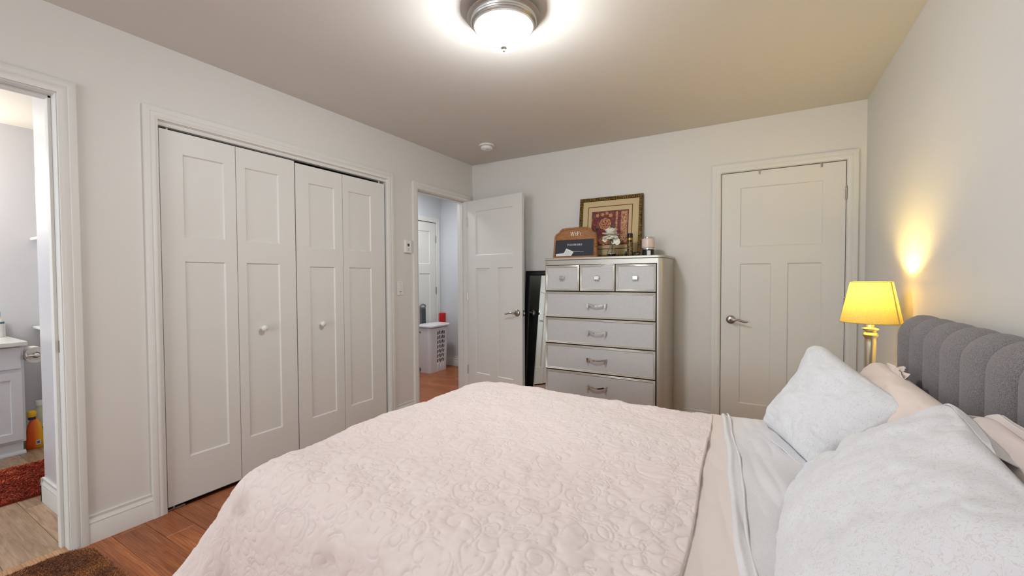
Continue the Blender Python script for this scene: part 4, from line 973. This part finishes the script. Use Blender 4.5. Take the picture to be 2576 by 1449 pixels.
for j in range(len(zr)-1):
    zm = (zr[j]+zr[j+1])/2
    for i in range(n):
        hole = False
        if 8 <= i < 18 and i % 2 == 0:
            cidx = (i-8)//2
            for k in range(7):
                z0_ = .115+.061*k+(0 if cidx % 2 == 0 else .009); z1_ = z0_+.043
                if z0_ < zm < z1_: hole = True
        if not hole: bm.faces.new((V_[j][i], V_[j][(i+1) % n], V_[j+1][(i+1) % n], V_[j+1][i]))
bm.faces.new(V_[0][::-1])
tub = obj('tub', bm, M_hamper, ha, smooth='auto'); sd = tub.modifiers.new('wall', 'SOLIDIFY'); sd.thickness = .004; sd.offset = -1
def rr2(x0, x1, y0, y1, r, n=6):
    p = []
    for cx_, cy_, a0 in ((x1-r, y1-r, 0), (x0+r, y1-r, pi/2), (x0+r, y0+r, pi), (x1-r, y0+r, 1.5*pi)): p += [(cx_+r*math.cos(a0+k*pi/2/n), cy_+r*math.sin(a0+k*pi/2/n)) for k in range(n+1)]
    return p
obj('lid', prism(NB(), rr2(hc[0]-.108, hc[0]+.150, hc[1]-.212, hc[1]+.228, .07, 8), .588, .618, FZ), M_hamper, ha, smooth='auto', bevel=.010, segs=3)
obj('lid_panel', prism(NB(), rr2(hc[0]-.09, hc[0]+.12, hc[1]-.175, hc[1]+.19, .055, 8), .616, .626, FZ), M_hamper, ha, smooth='auto', bevel=.006, segs=3)
obj('hand_grip', tube(NB(), [(hc[0]-.10, hc[1]-.190, .525), (hc[0]-.085, hc[1]-.200, .535), (hc[0]-.045, hc[1]-.200, .535), (hc[0]-.025, hc[1]-.190, .520)], .007, 8), M_grey, ha, smooth=True)
for sy in (-1, 1): obj('wheel', lathe(NB(), [(.034, -.012), (.036, -.008), (.036, .008), (.034, .012)], (hc[0]-.088, hc[1]+sy*.176, .037), 'y', 24), M_black, ha, smooth='auto')
# grey handle of an upright cleaner behind the hamper
vc = thing('upright_vacuum', 'grey upright cleaner handle standing behind the hamper', 'vacuum', (-1.185, .515, 0))
obj('column', prism(NB(), rr2(-1.210, -1.185, .478, .566, .010, 4), .10, .835, FZ), M_grey, vc, smooth='auto')
M_rib = mat('dark_rib', srgb(66, 68, 76), .5)
for k in range(6): obj('rib', B(-1.1855, -1.1825, .486+.0135*k, .492+.0135*k, .45, .815), M_rib, vc)
hp = [(-1.197, .522+.048*math.cos(t), .848+.026*math.sin(t)) for t in np.linspace(0, 2*pi, 25)]
obj('handle', tube(NB(), hp, .010, 10), mat('grey_grip', srgb(122, 124, 128), .45), vc, smooth=True)
obj('floor_head', B(-1.214, -1.182, .42, .61, 0, .10), M_grey, vc, bevel=.015)
M_red = mat('red_plastic', srgb(206, 20, 24), .4)
rb = obj('red_box', B(-1.195, -1.135, .847, .922, 0, .735), M_red, bevel=.006); tag(rb, 'bright red box standing in the hallway corner behind the hamper', 'box')

# ------------------------------------------------------------------ bathroom things
VXF = -1.815; VYE = -2.925
vn = thing('bathroom_vanity', 'white bathroom vanity cabinet with shaker door', 'vanity', (-2.1, -3.3, 0))
obj('carcass', B(BX+.003, VXF+.004, VYE-.75, VYE, .085, .764), M_white2, vn, bevel=.003)
obj('toe_kick', B(BX+.003, VXF-.012, VYE-.75, VYE-.012, 0, .085), M_white2, vn)
obj('toe_moulding', prism(NB(), [(VXF-.012, 0), (VXF+.008, 0), (VXF+.006, .012), (VXF-.012, .022)], VYE-.75, VYE-.002), M_white2, vn)
obj('drawer', B(VXF, VXF+.020, VYE-.735, VYE-.015, .606, .758), M_white2, vn, bevel=.004)
def vdoor(y0, y1):
    z0, z1 = .105, .584; Mx = frameM((VXF+.022, y0, 0), (0, 1, 0), (-1, 0, 0)); wd = y1-y0
    d = obj('door', place(panel_slab(wd, z0, z1, .019, [(.052, wd-.052, z0+.052, z1-.052)], rec=.010, ch=.003), Mx), M_white2, vn)
    obj('panel', place(B(.0545, wd-.0545, .0098, .0125, z0+.0545, z1-.0545), Mx), M_white2, d)
vdoor(VYE-.37, VYE-.015); vdoor(VYE-.735, VYE-.38)
ct = obj('countertop', B(BX+.002, VXF+.060, VYE-.76, VYE+.012, .766, .798), mat('cultured_marble', srgb(240, 238, 232), .15), bevel=.006, segs=3)
tag(ct, 'cream cultured-marble countertop on the bathroom vanity', 'countertop'); obj('backsplash', B(BX+.002, BX+.02, VYE-.76, VYE+.012, .798, .895), ct.data.materials[0], ct, bevel=.003)
so = thing('soap_bottle', 'white and aqua soap bottle on the bathroom counter', 'bottle', (-2.25, -2.965, .798))
obj('bottle_body', lathe(NB(), [(.027, .798), (.030, .802), (.030, .915), (.020, .935), (.012, .942), (.012, .955)], (-2.25, -2.965, 0), 'z', 24), M_white, so, smooth='auto')
obj('label_band', lathe(NB(), [(.0303, .900), (.0305, .902), (.0305, .93-.018), (.0303, .914)], (-2.25, -2.965, 0), 'z', 24, cap=False), mat('teal_print', srgb(70, 110, 120), .5), so)
obj('cap', lathe(NB(), [(.014, .955), (.014, .985), (.012, .990), (.001, .991)], (-2.25, -2.965, 0), 'z', 20), mat('aqua_cap', srgb(170, 212, 226), .4), so, smooth='auto')
# toilet roll on the vanity side
RX, RY, RZ = -1.85, -2.868, .690
hd = thing('toilet_roll_holder', 'chrome toilet roll holder on the side of the vanity', 'roll holder', (RX, VYE, RZ))
obj('mount', lathe(NB(), [(.022, 0), (.022, .004), (.012, .012)], (RX+.075, VYE, RZ), 'y', 20), M_chrome, hd, smooth='auto')
obj('arm', tube(NB(), [(RX+.075, VYE+.004, RZ), (RX+.075, RY-.018, RZ), (RX+.073, RY-.004, RZ), (RX+.062, RY, RZ), (RX-.055, RY, RZ)], .0075, 12), M_chrome, hd, smooth=True)
obj('end_cap', lathe(NB(), [(.013, .056), (.016, .060), (.015, .072), (.009, .077)], (RX, RY, RZ), 'x', 20), M_chrome, hd, smooth='auto')
M_tissue = mat('tissue', srgb(240, 236, 230), .95)
tr_ = thing('toilet_roll', 'white toilet roll with a loose hanging sheet', 'toilet roll', (RX, RY, RZ-.056))
bm = NB(); lathe(bm, [(.021, -.05), (.056, -.05), (.056, .05), (.021, .05), (.021, -.05)], (RX, RY, RZ), 'x', 40, cap=False); obj('roll', bm, M_tissue, tr_, smooth='auto')
P = np.zeros((12, 8, 3)); 
for i in range(12):
    for j in range(8): P[i, j] = (RX-.048+.096*j/7, RY+.057-.004*i/11-.012*math.sin(i/11*3)*(j/7-.3), RZ-.002-.215*i/11)
o = grid_mesh('hanging_sheet', P, M_tissue, tr_); o.modifiers.new('t', 'SOLIDIFY').thickness = .001
# cleaning bottles on the floor
M_or = mat('orange_bottle', srgb(232, 104, 20), .35); M_ye = mat('yellow_bottle', srgb(246, 196, 20), .35)
v = coords(M_or, 'Object'); sp = N(M_or, 'ShaderNodeSeparateXYZ'); L(M_or, v, sp.inputs[0]); mr = N(M_or, 'ShaderNodeMapRange'); mr.inputs['From Min'].default_value = -2.90; mr.inputs['From Max'].default_value = -2.84; L(M_or, sp.outputs['Y'], mr.inputs['Value']); basecol(M_or, ramp(M_or, mr.outputs[0], [(.25, srgb(226, 88, 20)), (.6, srgb(240, 140, 22)), (.95, srgb(246, 186, 24))]))
b1 = thing('cleaner_bottle', 'orange bottle with a yellow cap standing beside the vanity', 'bottle', (-1.88, -2.875, 0))
def oval_bottle(prof, c, sx, sy, m, parent, name):
    bm = lathe(NB(), prof, (0, 0, 0), 'z', 28); bmesh.ops.transform(bm, matrix=Matrix.Translation(c) @ Matrix.Diagonal((sx, sy, 1, 1)), verts=bm.verts); return obj(name, bm, m, parent, smooth='auto')
oval_bottle([(.040, 0), (.046, .006), (.046, .06), (.043, .11), (.036, .17), (.022, .205), (.018, .215)], (-1.88, -2.872, 0), .6, 1, M_or, b1, 'bottle_body')
oval_bottle([(.0185, .213), (.0195, .213), (.0195, .232)], (-1.88, -2.883, 0), 1, 1, mat('navy_neck', srgb(30, 40, 90), .4), b1, 'neck_ring')
oval_bottle([(.020, .232), (.023, .236), (.023, .262), (.020, .272), (.010, .277), (.001, .278)], (-1.88, -2.883, 0), 1, 1.05, M_ye, b1, 'cap')
obj('label_sticker', B(-1.8585, -1.8525, -2.873, -2.847, .028, .060), M_paper, b1); obj('label_code', B(-1.8525, -1.852, -2.868, -2.852, .034, .054), mat('code_blue', srgb(90, 110, 150), .5), b1)
b2 = thing('cleaner_bottle', 'clear bottle with white cap and green liquid behind the orange one', 'bottle', (-1.98, -2.825, 0))
oval_bottle([(.038, 0), (.042, .006), (.042, .13)], (-1.985, -2.825, 0), .8, 1, mat('green_liquid', srgb(70, 130, 50), .2), b2, 'liquid')
oval_bottle([(.042, .13), (.042, .18), (.030, .24), (.016, .27), (.016, .285)], (-1.985, -2.825, 0), .8, 1, mat('pale_plastic', srgb(206, 210, 180), .25), b2, 'bottle_body')
oval_bottle([(.019, .285), (.019, .318), (.017, .322), (.001, .323)], (-1.985, -2.825, 0), 1, 1, M_white, b2, 'cap')
# white shelf unit over the toilet alcove
et = thing('bathroom_shelf_unit', 'white bathroom shelf unit half hidden behind the partition', 'shelf unit', (-2.2, -2.5, 0))
for z in (.835, 1.545): obj('shelf', B(-2.36, -2.14, -2.770, -2.25, z, z+.022), M_white, et, bevel=.006)
for y in (-2.69, -2.30):
    for x in (-2.34, -2.17): obj('post', B(x-.012, x+.012, y-.012, y+.012, 0, 1.545), M_white, et)

# ------------------------------------------------------------------ rugs
def shag(name, parent, inside, x0, x1, y0, y1, n, hgt, wid, mats, seed, lean=.5, base=.008, seg=3):
    r = np.random.default_rng(seed); pts = np.stack([r.uniform(x0, x1, n*2), r.uniform(y0, y1, n*2)], 1); pts = pts[inside(pts[:, 0], pts[:, 1])][:n]; n = len(pts)
    a = r.uniform(0, 2*pi, n); h = hgt*r.uniform(.6, 1.15, n); le = lean*r.uniform(.1, 1, n)*hgt; la = vnoise(pts[:, 0], pts[:, 1], 9, seed)*3.5+r.normal(0, .7, n)
    w_ = wid*r.uniform(.7, 1.3, n); V_ = np.zeros((n, 2*seg+1, 3)); ts = np.linspace(0, 1, seg+1)
    for k, t in enumerate(ts):
        cx_ = pts[:, 0]+le*np.cos(la)*t*t; cy_ = pts[:, 1]+le*np.sin(la)*t*t; cz_ = base+h*(t-.25*t*t*lean)
        if k < seg:
            ww = w_*(1-.35*t)
            V_[:, 2*k] = np.stack([cx_-ww*np.cos(a), cy_-ww*np.sin(a), cz_], 1); V_[:, 2*k+1] = np.stack([cx_+ww*np.cos(a), cy_+ww*np.sin(a), cz_], 1)
        else: V_[:, 2*seg] = np.stack([cx_, cy_, cz_], 1)
    nv = 2*seg+1; f = []
    for k in range(seg-1): f += [(2*k, 2*k+1, 2*k+3), (2*k, 2*k+3, 2*k+2)]
    f.append((2*seg-2, 2*seg-1, 2*seg)); F = (np.arange(n)[:, None, None]*nv+np.array(f)[None]).reshape(-1, 3)
    me = bpy.data.meshes.new(name); me.vertices.add(n*nv); me.vertices.foreach_set('co', V_.astype(np.float32).ravel()); me.loops.add(F.size); me.loops.foreach_set('vertex_index', F.astype(np.int32).ravel())
    me.polygons.add(len(F)); me.polygons.foreach_set('loop_start', np.arange(0, F.size, 3, dtype=np.int32)); me.polygons.foreach_set('use_smooth', np.ones(len(F), bool))
    me.polygons.foreach_set('material_index', np.repeat(r.integers(0, len(mats), n), len(f)).astype(np.int32)); me.update(calc_edges=True)
    o = link(name, me, mats, parent); o['kind'] = 'stuff'; return o
fm = lambda nm, c: mat(nm, c, .8, spec=.1, Sheen_Weight=.3)
br = [fm('brown_pile_%d' % i, c) for i, c in enumerate((srgb(140, 82, 46), srgb(172, 108, 64), srgb(200, 138, 90), srgb(110, 60, 32)))]
RC = (.40, -3.13)
def in_rug(x, y):
    # rounded-corner rectangle lying in front of the bathroom doorway
    x0, x1, y0, y1, rc = .028, .56, -4.05, -3.085, .12
    qx = np.clip(x, x0+rc, x1-rc); qy = np.clip(y, y0+rc, y1-rc); return np.hypot(x-qx, y-qy) < rc
rg = obj('rug', prism(NB(), rr2(.028, .56, -4.05, -3.085, .12, 8), .001, .010, FZ), br[3], smooth='auto'); tag(rg, 'brown shaggy rug on the oak floor by the bathroom doorway', 'rug')
shag('pile', rg, in_rug, .028, .56, -3.75, -3.085, 95000, .020, .0013, br, 3, .9)
rd = [fm('rust_pile_%d' % i, c) for i, c in enumerate((srgb(190, 74, 38), srgb(212, 94, 54), srgb(150, 48, 26), srgb(222, 108, 66)))]
def in_mat(x, y):
    x0, x1, y0, y1, rc = -1.47, -.855, -3.75, -2.78, .07
    qx = np.clip(x, x0+rc, x1-rc); qy = np.clip(y, y0+rc, y1-rc); return np.hypot(x-qx, y-qy) < rc
bt = obj('bath_mat', prism(NB(), rr2(-1.47, -.855, -3.75, -2.78, .07, 8), .001, .010, FZ), rd[2], smooth='auto'); tag(bt, 'rust-orange shaggy bath mat before the vanity', 'bath mat')
shag('pile', bt, in_mat, -1.47, -.855, -3.45, -2.85, 22000, .020, .0045, rd, 5, .9)
